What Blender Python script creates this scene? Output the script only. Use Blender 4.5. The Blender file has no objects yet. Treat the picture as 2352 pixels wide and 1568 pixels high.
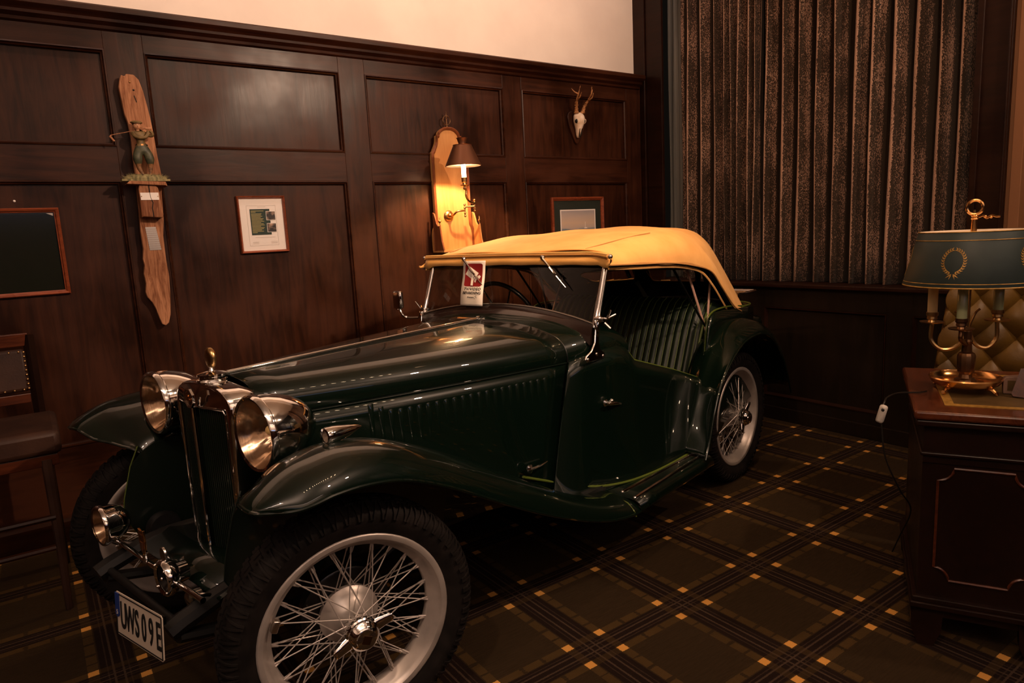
import bpy, bmesh, math, random
from mathutils import Vector, Matrix, Euler, Quaternion
PI=math.pi
random.seed(7)
S=bpy.context.scene
COL=S.collection
# ---------------------------------------------------------------- camera
cam=bpy.data.cameras.new('camera'); cam.sensor_width=36; cam.lens=1558.94/2352*36; cam.clip_start=.05; cam.clip_end=50
camo=bpy.data.objects.new('camera',cam); COL.objects.link(camo)
R_=Vector((0.81216938,-0.58132817,-0.04938066)); F_=Vector((0.56833013,0.80744836,-0.15820244)).normalized()
R_=(R_-F_*R_.dot(F_)).normalized(); U_=R_.cross(F_)
M=Matrix((( R_.x,U_.x,-F_.x,0),(R_.y,U_.y,-F_.y,0),(R_.z,U_.z,-F_.z,1.34935),(0,0,0,1)))
camo.matrix_world=M; S.camera=camo
# ---------------------------------------------------------------- light and exposure
S.view_settings.view_transform='Standard'; S.view_settings.look='None'
S.view_settings.exposure=0.0; S.view_settings.gamma=1.0; S.view_settings.use_curve_mapping=False
W=bpy.data.worlds.new('world'); S.world=W; W.use_nodes=True
W.node_tree.nodes['Background'].inputs[0].default_value=(1,.78,.6,1); W.node_tree.nodes['Background'].inputs[1].default_value=.004
def area(name,loc,target,sx,sy,e,col,spread=180):
    l=bpy.data.lights.new(name,'AREA'); l.shape='RECTANGLE'; l.size=sx; l.size_y=sy; l.energy=e; l.color=col; l.spread=math.radians(spread)
    o=bpy.data.objects.new(name,l); COL.objects.link(o); o.location=loc
    o.rotation_euler=(Vector(target)-Vector(loc)).to_track_quat('-Z','Y').to_euler(); return o
def spot(name,loc,target,e,col,ang,blend=.6,rad=.06):
    l=bpy.data.lights.new(name,'SPOT'); l.energy=e; l.color=col; l.spot_size=math.radians(ang); l.spot_blend=blend; l.shadow_soft_size=rad
    o=bpy.data.objects.new(name,l); COL.objects.link(o); o.location=loc
    o.rotation_euler=(Vector(target)-Vector(loc)).to_track_quat('-Z','Y').to_euler(); return o
WARM=(1,.66,.42)
spot('track_spot_light',(2.6,-.7,3.3),(.9,3.3,2.1),450,(1,.66,.46),84,.9,.05)
spot('track_spot_light',(3.3,-.6,3.3),(3.0,3.3,1.2),110,(1,.66,.45),95,.5,.05)
spot('track_spot_light',(-.7,.1,3.35),(2.3,2.6,.9),110,(1,.66,.43),70,.8,.05)
spot('track_spot_light',(1.55,1.75,3.45),(2.15,2.6,1.25),170,(1,.60,.30),46,.7)
spot('track_spot_light',(2.3,1.3,3.45),(2.45,1.6,0),45,(1,.56,.28),62,1.0)
spot('track_spot_light',(2.5,.8,3.4),(4.2,2.6,1.7),55,(1,.64,.42),60,.8,.05)  # added spot that brightens the curtain ridges
area('added_back_wall_wash',(.5,-2.9,3.5),(.5,-3.4,2.4),5.5,.12,52,(1,.74,.60))  # added area light, brightens the unseen back wall for chrome and paint reflections
area('added_side_wall_wash',(-2.7,.5,3.5),(-3.2,.5,2.4),.12,5.5,52,(1,.74,.60))  # added light on the unseen far wall, mirrored in chrome and paint
area('added_ceiling_uplight',(-.2,-.6,3.0),(-.2,-.6,3.6),2.6,1.2,58,(1,.74,.60))  # added upward light, makes the ceiling bright in chrome reflections
area('added_plaster_wash',(1.4,2.9,3.5),(1.4,3.87,2.9),5.0,.12,16,(1,.70,.56),130)  # added wash that brightens and evens the upper plaster
# ---------------------------------------------------------------- materials
def mat(name,col=(.5,.5,.5),rough=.5,metal=0,spec=.5,coat=0,coatr=.03,emit=None,es=0,trans=0,ior=1.45,sheen=0):
    m=bpy.data.materials.new(name); m.use_nodes=True; b=m.node_tree.nodes['Principled BSDF']; i=b.inputs
    i['Base Color'].default_value=(*col,1); i['Roughness'].default_value=rough; i['Metallic'].default_value=metal
    i['Specular IOR Level'].default_value=spec; i['Coat Weight'].default_value=coat; i['Coat Roughness'].default_value=coatr
    i['Transmission Weight'].default_value=trans; i['IOR'].default_value=ior; i['Sheen Weight'].default_value=sheen
    if emit: i['Emission Color'].default_value=(*emit,1); i['Emission Strength'].default_value=es
    return m
def nodes(m): nt=m.node_tree; return nt,nt.nodes,nt.links,nt.nodes['Principled BSDF']
def vary(m,c1,c2,scale=(1,1,1),nscale=5,detail=6,bump=.0,bscale=30,rr=None,lo=.35,hi=.65,dist=0.0,coord='Object',bdist=.002):
    nt,N,L,b=nodes(m)
    tc=N.new('ShaderNodeTexCoord'); mp=N.new('ShaderNodeMapping'); mp.inputs['Scale'].default_value=scale
    L.new(tc.outputs[coord],mp.inputs['Vector'])
    n=N.new('ShaderNodeTexNoise'); n.inputs['Scale'].default_value=nscale; n.inputs['Detail'].default_value=detail; n.inputs['Distortion'].default_value=dist
    L.new(mp.outputs[0],n.inputs['Vector'])
    cr=N.new('ShaderNodeValToRGB'); cr.color_ramp.elements[0].position=lo; cr.color_ramp.elements[1].position=hi
    cr.color_ramp.elements[0].color=(*c1,1); cr.color_ramp.elements[1].color=(*c2,1)
    L.new(n.outputs[0],cr.inputs[0]); L.new(cr.outputs[0],b.inputs['Base Color'])
    if rr:
        mr=N.new('ShaderNodeMapRange'); mr.inputs[3].default_value=rr[0]; mr.inputs[4].default_value=rr[1]
        L.new(n.outputs[0],mr.inputs[0]); L.new(mr.outputs[0],b.inputs['Roughness'])
    if bump:
        n2=N.new('ShaderNodeTexNoise'); n2.inputs['Scale'].default_value=bscale; n2.inputs['Detail'].default_value=4
        L.new(mp.outputs[0],n2.inputs['Vector'])
        bp=N.new('ShaderNodeBump'); bp.inputs['Strength'].default_value=bump; bp.inputs['Distance'].default_value=bdist
        L.new(n2.outputs[0],bp.inputs['Height']); L.new(bp.outputs[0],b.inputs['Normal'])
    return m
def woodmat(name,c1,c2,grain='Z',rough=(.28,.5),bump=.25,sc=1.0,coat=.04,spec=.2):
    m=mat(name,c1,.4,spec=spec,coat=coat,coatr=.25); nt,N,L,b=nodes(m)
    tc=N.new('ShaderNodeTexCoord'); mp=N.new('ShaderNodeMapping')
    s=[9*sc,9*sc,9*sc]; s['XYZ'.index(grain)]=.9*sc; mp.inputs['Scale'].default_value=s
    L.new(tc.outputs['Object'],mp.inputs['Vector'])
    n=N.new('ShaderNodeTexNoise'); n.inputs['Scale'].default_value=2.2; n.inputs['Detail'].default_value=8; n.inputs['Distortion'].default_value=1.2; n.inputs['Roughness'].default_value=.62
    L.new(mp.outputs[0],n.inputs['Vector'])
    n2=N.new('ShaderNodeTexNoise'); n2.inputs['Scale'].default_value=2.6; n2.inputs['Detail'].default_value=4; L.new(tc.outputs['Object'],n2.inputs['Vector'])
    ad=N.new('ShaderNodeMath'); ad.operation='ADD'; L.new(n.outputs[0],ad.inputs[0]); L.new(n2.outputs[0],ad.inputs[1])
    hf=N.new('ShaderNodeMath'); hf.operation='MULTIPLY'; hf.inputs[1].default_value=.5; L.new(ad.outputs[0],hf.inputs[0])
    cr=N.new('ShaderNodeValToRGB'); e=cr.color_ramp.elements; e[0].position=.40; e[1].position=.60; e[0].color=(*c1,1); e[1].color=(*c2,1)
    L.new(hf.outputs[0],cr.inputs[0]); L.new(cr.outputs[0],b.inputs['Base Color'])
    mr=N.new('ShaderNodeMapRange'); mr.inputs[1].default_value=.35; mr.inputs[2].default_value=.65; mr.inputs[3].default_value=rough[0]; mr.inputs[4].default_value=rough[1]
    L.new(n2.outputs[0],mr.inputs[0]); L.new(mr.outputs[0],b.inputs['Roughness'])
    bp=N.new('ShaderNodeBump'); bp.inputs['Strength'].default_value=bump; bp.inputs['Distance'].default_value=.004
    L.new(hf.outputs[0],bp.inputs['Height']); L.new(bp.outputs[0],b.inputs['Normal'])
    return m
M_={}
M_['woodV']=woodmat('dark_wood_vertical_grain',(.0155,.0047,.0020),(.048,.0147,.0060),'Z')
M_['woodH']=woodmat('dark_wood_horizontal_grain',(.016,.0048,.0020),(.050,.0150,.0061),'X')
M_['woodY']=woodmat('dark_wood_side_grain',(.012,.0042,.0022),(.024,.008,.004),'Y')
M_['dark_wains']=woodmat('dark_wainscot_wood',(.011,.0072,.0046),(.019,.0115,.007),'Z')
M_['mahog']=woodmat('polished_mahogany',(.045,.011,.0045),(.12,.03,.011),'X',(.18,.3),.05,1.5,.6)
M_['mahogd']=woodmat('dark_mahogany',(.008,.003,.002),(.014,.005,.003),'X',(.3,.45),.05,1.5,.3)
M_['frame']=woodmat('red_brown_frame_wood',(.16,.035,.014),(.30,.07,.025),'X',(.2,.35),.1,2,.5)
M_['drift']=woodmat('driftwood',(.16,.055,.022),(.52,.25,.13),'Z',(.6,.8),.8,3,0)
M_['pine']=woodmat('golden_lacquered_pine',(.50,.22,.07),(.66,.34,.12),'Z',(.3,.45),.05,1,.3)
M_['pined']=woodmat('brown_moulding_wood',(.16,.05,.02),(.28,.09,.035),'Z',(.3,.4),.05,2,.4)
M_['plaster']=vary(mat('cream_plaster',(.80,.68,.58),.85),(.77,.66,.57),(.84,.73,.63),(1,1,1),3,bump=.15,bscale=60)
M_['ceil']=mat('ceiling_paint',(.74,.66,.58),.9)
M_['chrome']=mat('chrome',(.86,.84,.82),.06,1)
M_['lampref']=mat('silvered_reflector',(.72,.58,.46),.2,1)
M_['chromer']=mat('dull_chrome',(.6,.57,.53),.22,1)
M_['silver']=vary(mat('silver_wheel_paint',(.5,.44,.40),.38,.55),(.42,.37,.34),(.55,.49,.45),(1,1,1),14)
M_['brass']=mat('aged_brass',(.52,.33,.14),.28,1)
M_['brassd']=mat('dark_bronze',(.22,.12,.06),.32,1)
M_['gold']=mat('polished_gilt_brass',(.80,.42,.15),.18,1)
M_['paint']=mat('dark_green_car_paint',(.0014,.0054,.0030),.3,0,.12,1,.012)
M_['paint2']=mat('green_inner_paint',(.004,.008,.005),.35,0,.5,.6,.05)
M_['bead']=mat('yellow_green_piping',(.07,.10,.014),.35,0,.5,.4,.1)
M_['rubber']=vary(mat('tyre_rubber',(.008,.0065,.006),.7,0,.15),(.006,.005,.0045),(.013,.010,.009),(1,1,1),20,bump=.2,bscale=80)
M_['black']=mat('black_enamel',(.004,.004,.004),.3,0,.5,.5,.1)
M_['chassis']=mat('black_chassis_paint',(.006,.006,.006),.45)
M_['canvas']=vary(mat('tan_canvas',(.75,.40,.11),.85,sheen=.1),(.70,.355,.09),(.80,.43,.125),(1,1,1),9,bump=.35,bscale=260,bdist=.001)
M_['seam']=mat('canvas_seam',(.40,.20,.06),.8)
M_['lining']=mat('black_hood_lining',(.004,.004,.004),.9)
M_['leatherg']=vary(mat('green_seat_leather',(.007,.016,.007),.45),(.005,.013,.005),(.010,.021,.009),(1,1,1),8,bump=.3,bscale=90)
M_['stitch']=mat('light_green_seat_piping',(.09,.13,.03),.5)
M_['leatherb']=vary(mat('dark_brown_leather',(.03,.014,.009),.5,spec=.25),(.022,.010,.007),(.045,.02,.012),(1,1,1),6,bump=.3,bscale=110)
M_['leathero']=vary(mat('olive_green_tufted_leather',(.08,.040,.008),.42,spec=.3),(.085,.045,.007),(.14,.072,.012),(1,1,1),7,bump=.3,bscale=110)
M_['ironp']=mat('pinkish_hood_iron_paint',(.55,.33,.25),.5)
M_['white']=mat('white_paper',(.80,.74,.68),.7)
M_['cardw']=mat('white_card_mount',(.85,.80,.76),.75)
M_['red']=mat('dark_red_print',(.22,.004,.006),.6)
M_['ink']=mat('black_print',(.006,.006,.006),.6)
M_['greenmat']=mat('dark_green_card_mount',(.012,.020,.014),.7)
M_['darkglass']=mat('dark_green_picture',(.012,.014,.010),.12)
M_['bone']=vary(mat('bone',(.80,.66,.52),.6),(.62,.47,.33),(.86,.74,.62),(1,1,1),20,bump=.4,bscale=60)
M_['antler']=vary(mat('antler',(.35,.14,.05),.5),(.16,.06,.02),(.52,.25,.10),(1,1,1),30,bump=.6,bscale=90)
M_['shadeg']=vary(mat('dark_teal_lamp_shade',(.022,.036,.034),.5),(.019,.031,.030),(.026,.041,.038),(1,1,1),12)
M_['cream']=mat('cream_shade_lining',(.75,.60,.45),.7)
M_['candle']=mat('cream_candle_tube',(.78,.60,.30),.5)
M_['candleg']=mat('pale_green_candle_tube',(.32,.36,.20),.25,coat=.5)
M_['copper']=mat('copper_brown_shade',(.20,.085,.045),.38,.75)
M_['plasticw']=mat('white_plastic',(.55,.50,.45),.35)
M_['cable']=mat('dark_cable',(.012,.009,.007),.5)
M_['railp']=mat('black_brown_glossy_rail',(.012,.006,.005),.18,coat=.6,coatr=.1)
M_['post']=mat('post_wood_painted_warm_lit',(.26,.115,.05),.5)  # warm light on the casing is put into this lighter wood colour
M_['alu']=mat('brushed_aluminium',(.62,.56,.50),.3,1)
M_['blue']=mat('blue_band',(.01,.03,.16),.5)
M_['platew']=mat('number_plate_white',(.50,.42,.34),.5)
M_['sheer']=vary(mat('grey_sheer_curtain',(.20,.20,.18),.8),(.13,.13,.12),(.26,.25,.22),(14,14,.3),2)
M_['inlay']=vary(mat('olive_gilt_leather_inlay',(.10,.055,.012),.45),(.06,.035,.010),(.11,.062,.018),(1,1,1),12)
M_['inlayg']=vary(mat('gilt_border',(.45,.25,.05),.4,.3),(.30,.16,.03),(.55,.31,.07),(1,1,1),60)
M_['glassd']=mat('decanter_glass',(1,.93,.85),.02,trans=1,ior=1.45)
M_['liquor']=mat('amber_liquor',(.62,.12,.015),.05,trans=.9,ior=1.35)
def glassmat(name,tint=(.9,.92,.9),refl=.5):
    m=bpy.data.materials.new(name); m.use_nodes=True; nt=m.node_tree; N=nt.nodes; L=nt.links; N.clear()
    o=N.new('ShaderNodeOutputMaterial'); mx=N.new('ShaderNodeMixShader'); t=N.new('ShaderNodeBsdfTransparent'); g=N.new('ShaderNodeBsdfGlossy')
    f=N.new('ShaderNodeLayerWeight'); f.inputs[0].default_value=.5
    pw=N.new('ShaderNodeMath'); pw.operation='POWER'; pw.inputs[1].default_value=4; L.new(f.outputs['Facing'],pw.inputs[0])
    ml=N.new('ShaderNodeMath'); ml.operation='MULTIPLY_ADD'; ml.inputs[1].default_value=.8; ml.inputs[2].default_value=.045; L.new(pw.outputs[0],ml.inputs[0])
    t.inputs[0].default_value=(*tint,1); g.inputs['Roughness'].default_value=.01
    L.new(ml.outputs[0],mx.inputs[0]); L.new(t.outputs[0],mx.inputs[1]); L.new(g.outputs[0],mx.inputs[2]); L.new(mx.outputs[0],o.inputs[0]); return m
M_['glass']=glassmat('window_glass',(.82,.84,.80))
M_['clear']=glassmat('clear_picture_glass',(1,1,1))
M_['lensmat']=glassmat('lens_glass',(.95,.88,.8))
def emat(name,c,s):
    m=mat(name,c,.5,emit=c,es=s); return m
M_['bulb']=emat('glowing_bulb',(1,.74,.45),60)
M_['candlelit']=emat('lit_candle_tube',(1,.80,.55),14)
# ---------------------------------------------------------------- geometry helpers
def tag(o,label=None,cat=None,group=None,kind=None):
    if label: o['label']=label
    if cat: o['category']=cat
    if group: o['group']=group
    if kind: o['kind']=kind
    return o
def empty(name,loc=(0,0,0),rz=0,label=None,cat=None,group=None,rot=None):
    o=bpy.data.objects.new(name,None); COL.objects.link(o); o.location=loc; o.rotation_euler=rot or (0,0,rz); o.empty_display_size=.1
    return tag(o,label,cat,group)
def sub(name,parent,loc=(0,0,0),rot=(0,0,0)):
    o=bpy.data.objects.new(name,None); COL.objects.link(o); o.parent=parent; o.location=loc; o.rotation_euler=rot; o.empty_display_size=.05; return o
class MB:
    def __init__(s): s.v=[]; s.f=[]
    def add(s,v,f):
        n=len(s.v); s.v+= [tuple(x) for x in v]; s.f+=[tuple(i+n for i in q) for q in f]; return s
    def box(s,lo,hi,rot=None,org=(0,0,0)):
        x0,y0,z0=lo; x1,y1,z1=hi
        v=[Vector(p) for p in [(x0,y0,z0),(x1,y0,z0),(x1,y1,z0),(x0,y1,z0),(x0,y0,z1),(x1,y0,z1),(x1,y1,z1),(x0,y1,z1)]]
        if rot is not None:
            o=Vector(org); v=[rot@(p-o)+o for p in v]
        return s.add(v,[(0,3,2,1),(4,5,6,7),(0,1,5,4),(1,2,6,5),(2,3,7,6),(3,0,4,7)])
    def cbox(s,c,d,rot=None):
        c=Vector(c); return s.box([c[i]-d[i]/2 for i in range(3)],[c[i]+d[i]/2 for i in range(3)],rot,c)
    def grid(s,rows,closeu=False,closev=False,caps=False):
        nr=len(rows); nc=len(rows[0]); v=[p for r in rows for p in r]; f=[]
        for i in range(nr-(0 if closev else 1)):
            for j in range(nc-(0 if closeu else 1)):
                a=i*nc+j; b=i*nc+(j+1)%nc; i2=(i+1)%nr; c=i2*nc+(j+1)%nc; d=i2*nc+j
                f.append((a,b,c,d))
        if caps: f.append(tuple(range(nc))[::-1]); f.append(tuple((nr-1)*nc+j for j in range(nc)))
        return s.add(v,f)
    def tube(s,pts,r,seg=10,closed=False,flat=1.0):
        pts=[Vector(p) for p in pts]; n=len(pts); rs=r if isinstance(r,(list,tuple)) else [r]*n
        rows=[]; up=None
        for i in range(n):
            if closed: t=(pts[(i+1)%n]-pts[i-1])
            else: t=(pts[min(i+1,n-1)]-pts[max(i-1,0)])
            t.normalize()
            if up is None:
                up=Vector((0,0,1)) if abs(t.z)<.9 else Vector((1,0,0))
            a=(up-t*up.dot(t)); 
            if a.length<1e-5: a=t.orthogonal()
            a.normalize(); b=t.cross(a); up=a
            rows.append([pts[i]+a*(math.cos(2*PI*k/seg)*rs[i])+b*(math.sin(2*PI*k/seg)*rs[i]*flat) for k in range(seg)])
        return s.grid(rows,closeu=True,closev=closed,caps=not closed)
    def lathe(s,prof,seg=32,axis='Z',org=(0,0,0),ang=2*PI):
        # prof: list of (r,h)
        o=Vector(org); rows=[]
        full=abs(ang-2*PI)<1e-6
        for r,h in prof:
            row=[]
            for k in range(seg if full else seg+1):
                a=ang*k/seg; c,d=r*math.cos(a),r*math.sin(a)
                row.append(o+(Vector((c,d,h)) if axis=='Z' else Vector((h,c,d)) if axis=='X' else Vector((d,h,c))))
            rows.append(row)
        return s.grid(rows,closeu=full)
    def prism(s,out,a0,a1,plane='XZ'):
        # outline list of 2d, extruded on third axis
        mk={'XZ':lambda p,a:(p[0],a,p[1]),'XY':lambda p,a:(p[0],p[1],a),'YZ':lambda p,a:(a,p[0],p[1])}[plane]
        n=len(out); v=[mk(p,a0) for p in out]+[mk(p,a1) for p in out]
        f=[tuple(range(n)),tuple(range(2*n-1,n-1,-1))]+[(i,i+n,(i+1)%n+n,(i+1)%n) for i in range(n)]
        return s.add(v,f)
    def sphere(s,c,r,seg=16,rings=10,sc=(1,1,1)):
        c=Vector(c); rows=[]
        for i in range(rings+1):
            t=PI*i/rings; rr=max(math.sin(t),1e-3)*r
            rows.append([c+Vector((rr*math.cos(2*PI*k/seg)*sc[0],rr*math.sin(2*PI*k/seg)*sc[1],-math.cos(t)*r*sc[2])) for k in range(seg)])
        return s.grid(rows,closeu=True)
    def xf(s,M):
        s.v=[tuple(M@Vector(p)) for p in s.v]; return s
    def mesh(s,name):
        me=bpy.data.meshes.new(name); me.from_pydata(s.v,[],s.f); 
        bm=bmesh.new(); bm.from_mesh(me); bmesh.ops.recalc_face_normals(bm,faces=bm.faces); bm.to_mesh(me); bm.free()
        return me
    def build(s,name,m,parent=None,smooth=True,bevel=0,solid=0,loc=None,rot=None,sub=0,ang=40,off=-1,label=None):
        me=s.mesh(name); me.materials.append(M_[m] if isinstance(m,str) else m)
        if smooth:
            me.polygons.foreach_set('use_smooth',[True]*len(me.polygons))
            try: me.set_sharp_from_angle(angle=math.radians(ang))
            except Exception: pass
        o=bpy.data.objects.new(name,me); COL.objects.link(o)
        if parent is not None: o.parent=parent
        if loc is not None: o.location=loc
        if rot is not None: o.rotation_euler=rot
        if solid: 
            q=o.modifiers.new('solid','SOLIDIFY'); q.thickness=solid; q.offset=off
        if bevel:
            q=o.modifiers.new('bevel','BEVEL'); q.width=bevel; q.segments=2; q.limit_method='ANGLE'; q.angle_limit=math.radians(40)
        if sub:
            q=o.modifiers.new('sub','SUBSURF'); q.levels=sub; q.render_levels=sub
        if label: o['label']=label
        return o
def cat(pts,n=6,closed=False):
    P=[Vector(p) for p in pts]; out=[]; m=len(P)
    for i in range(m if closed else m-1):
        p0=P[(i-1)%m] if closed or i>0 else P[0]*2-P[1]; p1=P[i]; p2=P[(i+1)%m]; p3=P[(i+2)%m] if closed or i+2<m else P[-1]*2-P[-2]
        for k in range(n):
            t=k/n; out.append(.5*((2*p1)+(-p0+p2)*t+(2*p0-5*p1+4*p2-p3)*t*t+(-p0+3*p1-3*p2+p3)*t**3))
    if not closed: out.append(P[-1])
    return out
def lin(xs,ys,x):
    if (xs[0]<xs[-1]): 
        if x<=xs[0]: return ys[0]
        for i in range(len(xs)-1):
            if x<=xs[i+1]: t=(x-xs[i])/(xs[i+1]-xs[i]); return ys[i]+(ys[i+1]-ys[i])*t
        return ys[-1]
    return lin(xs[::-1],ys[::-1],x)
def copyobj(o,parent=None):
    c=o.copy(); COL.objects.link(c)
    if parent is not None: c.parent=parent
    return c
def children(o): return [x for x in bpy.data.objects if x.parent==o]
def copytree(o,parent=None):
    c=o.copy(); COL.objects.link(c); c.parent=parent
    for ch in KIDS(o): copytree(ch,c)
    return c
def KIDS(o): return [x for x in list(bpy.data.objects) if x.parent==o]
def text(name,body,size,m,parent,mtx,ext=.0008,sx=1.0,shear=0,bold=0):
    cu=bpy.data.curves.new(name,'FONT'); cu.body=body; cu.size=size; cu.extrude=ext; cu.shear=shear; cu.offset=bold; cu.space_character=1.14 if '/' in body else 1.0; cu.align_x='CENTER'; cu.align_y='CENTER'
    t=bpy.data.objects.new(name+'_curve',cu); COL.objects.link(t)
    dg=bpy.context.evaluated_depsgraph_get(); me=bpy.data.meshes.new_from_object(t.evaluated_get(dg)); me.name=name
    bpy.data.objects.remove(t)
    me.transform(Matrix.Diagonal((sx,1,1,1))); me.transform(mtx)
    me.materials.clear(); me.materials.append(M_[m])
    o=bpy.data.objects.new(name,me); COL.objects.link(o); o.parent=parent; return o
# ================================================================ ROOM
XB,YB,ZC=-3.2,-3.4,3.6
def struct(name,mb,m,**k): o=mb.build(name,m,**k); o['kind']='structure'; return o
# carpet
cm=mat('tartan_carpet',(.02,.014,.01),.95,spec=.08); nt,N,L,b=nodes(cm)
tc=N.new('ShaderNodeTexCoord'); sx=N.new('ShaderNodeSeparateXYZ'); L.new(tc.outputs['Object'],sx.inputs[0])
def mth(op,a,b_=None,c=None):
    n=N.new('ShaderNodeMath'); n.operation=op
    for i,v in enumerate((a,b_,c)):
        if v is None: continue
        if isinstance(v,(int,float)): n.inputs[i].default_value=v
        else: L.new(v,n.inputs[i])
    return n.outputs[0]
nz=N.new('ShaderNodeTexNoise'); nz.inputs['Scale'].default_value=260; nz.inputs['Detail'].default_value=2; L.new(tc.outputs['Object'],nz.inputs['Vector'])
jit=mth('MULTIPLY',mth('SUBTRACT',nz.outputs[0],.5),.006)
xx=mth('ADD',sx.outputs[0],jit); yy=mth('ADD',sx.outputs[1],jit)
du=mth('PINGPONG',mth('SUBTRACT',xx,1.347-4.233),.21165); dv=mth('PINGPONG',mth('SUBTRACT',yy,1.971-8.828),.2207)
def near(v,c,w): return mth('LESS_THAN',mth('ABSOLUTE',mth('SUBTRACT',v,c)),w)
bu=near(du,.070,.0155); bv=near(dv,.056,.0145); lu=near(du,.0135,.0032); lv=near(dv,.0125,.003); su=mth('LESS_THAN',du,.050); sv=mth('LESS_THAN',dv,.038)
lu2=near(du,.030,.002); lv2=near(dv,.026,.002)
def mixc(fac,a,b_):
    n=N.new('ShaderNodeMix'); n.data_type='RGBA'
    for i,v in ((0,fac),(6,a),(7,b_)):
        if isinstance(v,tuple): n.inputs[i].default_value=(*v,1)
        elif isinstance(v,(int,float)): n.inputs[i].default_value=v
        else: L.new(v,n.inputs[i])
    return n.outputs[2]
n3=N.new('ShaderNodeTexNoise'); n3.inputs['Scale'].default_value=5; n3.inputs['Detail'].default_value=5; L.new(tc.outputs['Object'],n3.inputs['Vector'])
mpf=N.new('ShaderNodeMapping'); mpf.inputs['Scale'].default_value=(6,60,1); L.new(tc.outputs['Object'],mpf.inputs['Vector'])
n4=N.new('ShaderNodeTexNoise'); n4.inputs['Scale'].default_value=3; n4.inputs['Detail'].default_value=4; L.new(mpf.outputs[0],n4.inputs['Vector'])
field=mixc(n4.outputs[0],(.020,.0125,.006),(.042,.026,.013))
# dashes along the bands
dash_u=mth('GREATER_THAN',mth('ADD',mth('SINE',mth('MULTIPLY',dv,95)),mth('MULTIPLY',n4.outputs[0],1.0)),-.3); dash_v=mth('GREATER_THAN',mth('ADD',mth('SINE',mth('MULTIPLY',du,100)),mth('MULTIPLY',n4.outputs[0],1.0)),-.3)
farv=mth('GREATER_THAN',dv,.115); faru=mth('GREATER_THAN',du,.125)
olive=mixc(n3.outputs[0],(.036,.023,.008),(.085,.048,.018))
ku=mth('MULTIPLY',bu,mth('MAXIMUM',dash_u,mth('SUBTRACT',1,farv))); kv=mth('MULTIPLY',bv,mth('MAXIMUM',dash_v,mth('SUBTRACT',1,faru)))
c=mixc(ku,field,olive); c=mixc(kv,c,olive)
c=mixc(mth('MULTIPLY',mth('MAXIMUM',su,sv),.88),c,(.013,.007,.006))
lc=(.07,.045,.030)
c=mixc(mth('MULTIPLY',mth('MAXIMUM',lu,lv),.75),c,lc); c=mixc(mth('MULTIPLY',mth('MAXIMUM',lu2,lv2),.35),c,lc)
# band ghosts crossing the dark stripe
c=mixc(mth('MULTIPLY',mth('MULTIPLY',bu,sv),.35),c,olive); c=mixc(mth('MULTIPLY',mth('MULTIPLY',bv,su),.35),c,olive)
c=mixc(mth('MULTIPLY',bu,bv),c,(.62,.30,.07))
L.new(c,b.inputs['Base Color'])
bpn=N.new('ShaderNodeBump'); bpn.inputs['Strength'].default_value=.5; bpn.inputs['Distance'].default_value=.003; L.new(nz.outputs[0],bpn.inputs['Height']); L.new(bpn.outputs[0],b.inputs['Normal'])
M_['carpet']=cm
struct('floor',MB().box((XB,YB,-.05),(4.6,3.95,0)),'carpet',smooth=False)
struct('ceiling',MB().box((XB,YB,ZC),(4.6,3.95,ZC+.05)),'ceil',smooth=False)
# left wall: plaster with panelling pieces as parts
wl=struct('wall_left',MB().box((XB,3.87,0),(4.0,3.95,ZC)),'plaster',smooth=False)
YF,YP=3.79,3.815
MB().box((XB,3.832,.02),(3.97,3.868,2.45)).build('backing_board','woodV',wl,smooth=False)
st=[(-1.66,-1.50),(-.69,-.53),(.43,.595),(1.57,1.725),(2.69,2.845),(3.82,3.97)]
for x0,x1 in st: MB().box((x0,YF,.12),(x1,3.831,2.395)).build('stile','woodV',wl,smooth=False,bevel=.0015)
op=[(st[i][1],st[i+1][0]) for i in range(len(st)-1)]
def mould(x0,x1,z0,z1,pos='left',y=YF,w=.018,nm='panel_moulding',parent=None,m='woodH'):
    # mitred frame, profile slopes from face into the recess
    rows=[]
    for (ins,dep) in ((0,-.004),(.006,-.006),(.010,.004),(.016,.008),(w,.024)):
        rows.append([(x0+ins,y+dep,z0+ins),(x1-ins,y+dep,z0+ins),(x1-ins,y+dep,z1-ins),(x0+ins,y+dep,z1-ins)])
    return MB().grid(rows,closeu=True).build(nm,m,parent,ang=15)
for x0,x1 in op:
    for z0,z1 in ((.12,.445),(1.687,1.845),(2.285,2.395)):
        MB().box((x0,YF+.0005,z0),(x1,3.831,z1)).build('rail','woodH',wl,smooth=False,bevel=.0015)
    for z0,z1,mm in ((.445,1.687,'woodV'),(1.845,2.285,'woodV')):
        MB().box((x0,YP,z0),(x1,3.831,z1)).build('panel',mm,wl,smooth=False)
        mould(x0,x1,z0,z1,parent=wl)
# cornice (profile along X)
pr=[(3.868,2.365),(3.79,2.365),(3.775,2.372),(3.772,2.385),(3.760,2.392),(3.748,2.398),(3.746,2.410),(3.735,2.420),(3.722,2.425),(3.715,2.432),(3.713,2.452),(3.722,2.460),(3.80,2.475),(3.868,2.497)]
o=struct('trim_1',MB().prism(pr,XB,3.955,'YZ'),'woodH',ang=25)
pb=[(3.831,0),(3.745,0),(3.745,.10),(3.752,.115),(3.765,.122),(3.789,.128),(3.831,.128)]
struct('baseboard_left',MB().prism(pb,XB,3.975,'YZ'),'woodH',ang=25)
# corner post and window casing
struct('trim_2',MB().box((3.99,3.762,0),(4.12,3.95,ZC)),'woodY',smooth=False,bevel=.004)
struct('trim_3',MB().box((4.005,3.605,.93),(4.03,3.755,ZC)).box((4.012,3.755,.93),(4.1,3.762,ZC)),'woodY',smooth=False,bevel=.004)
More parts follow.
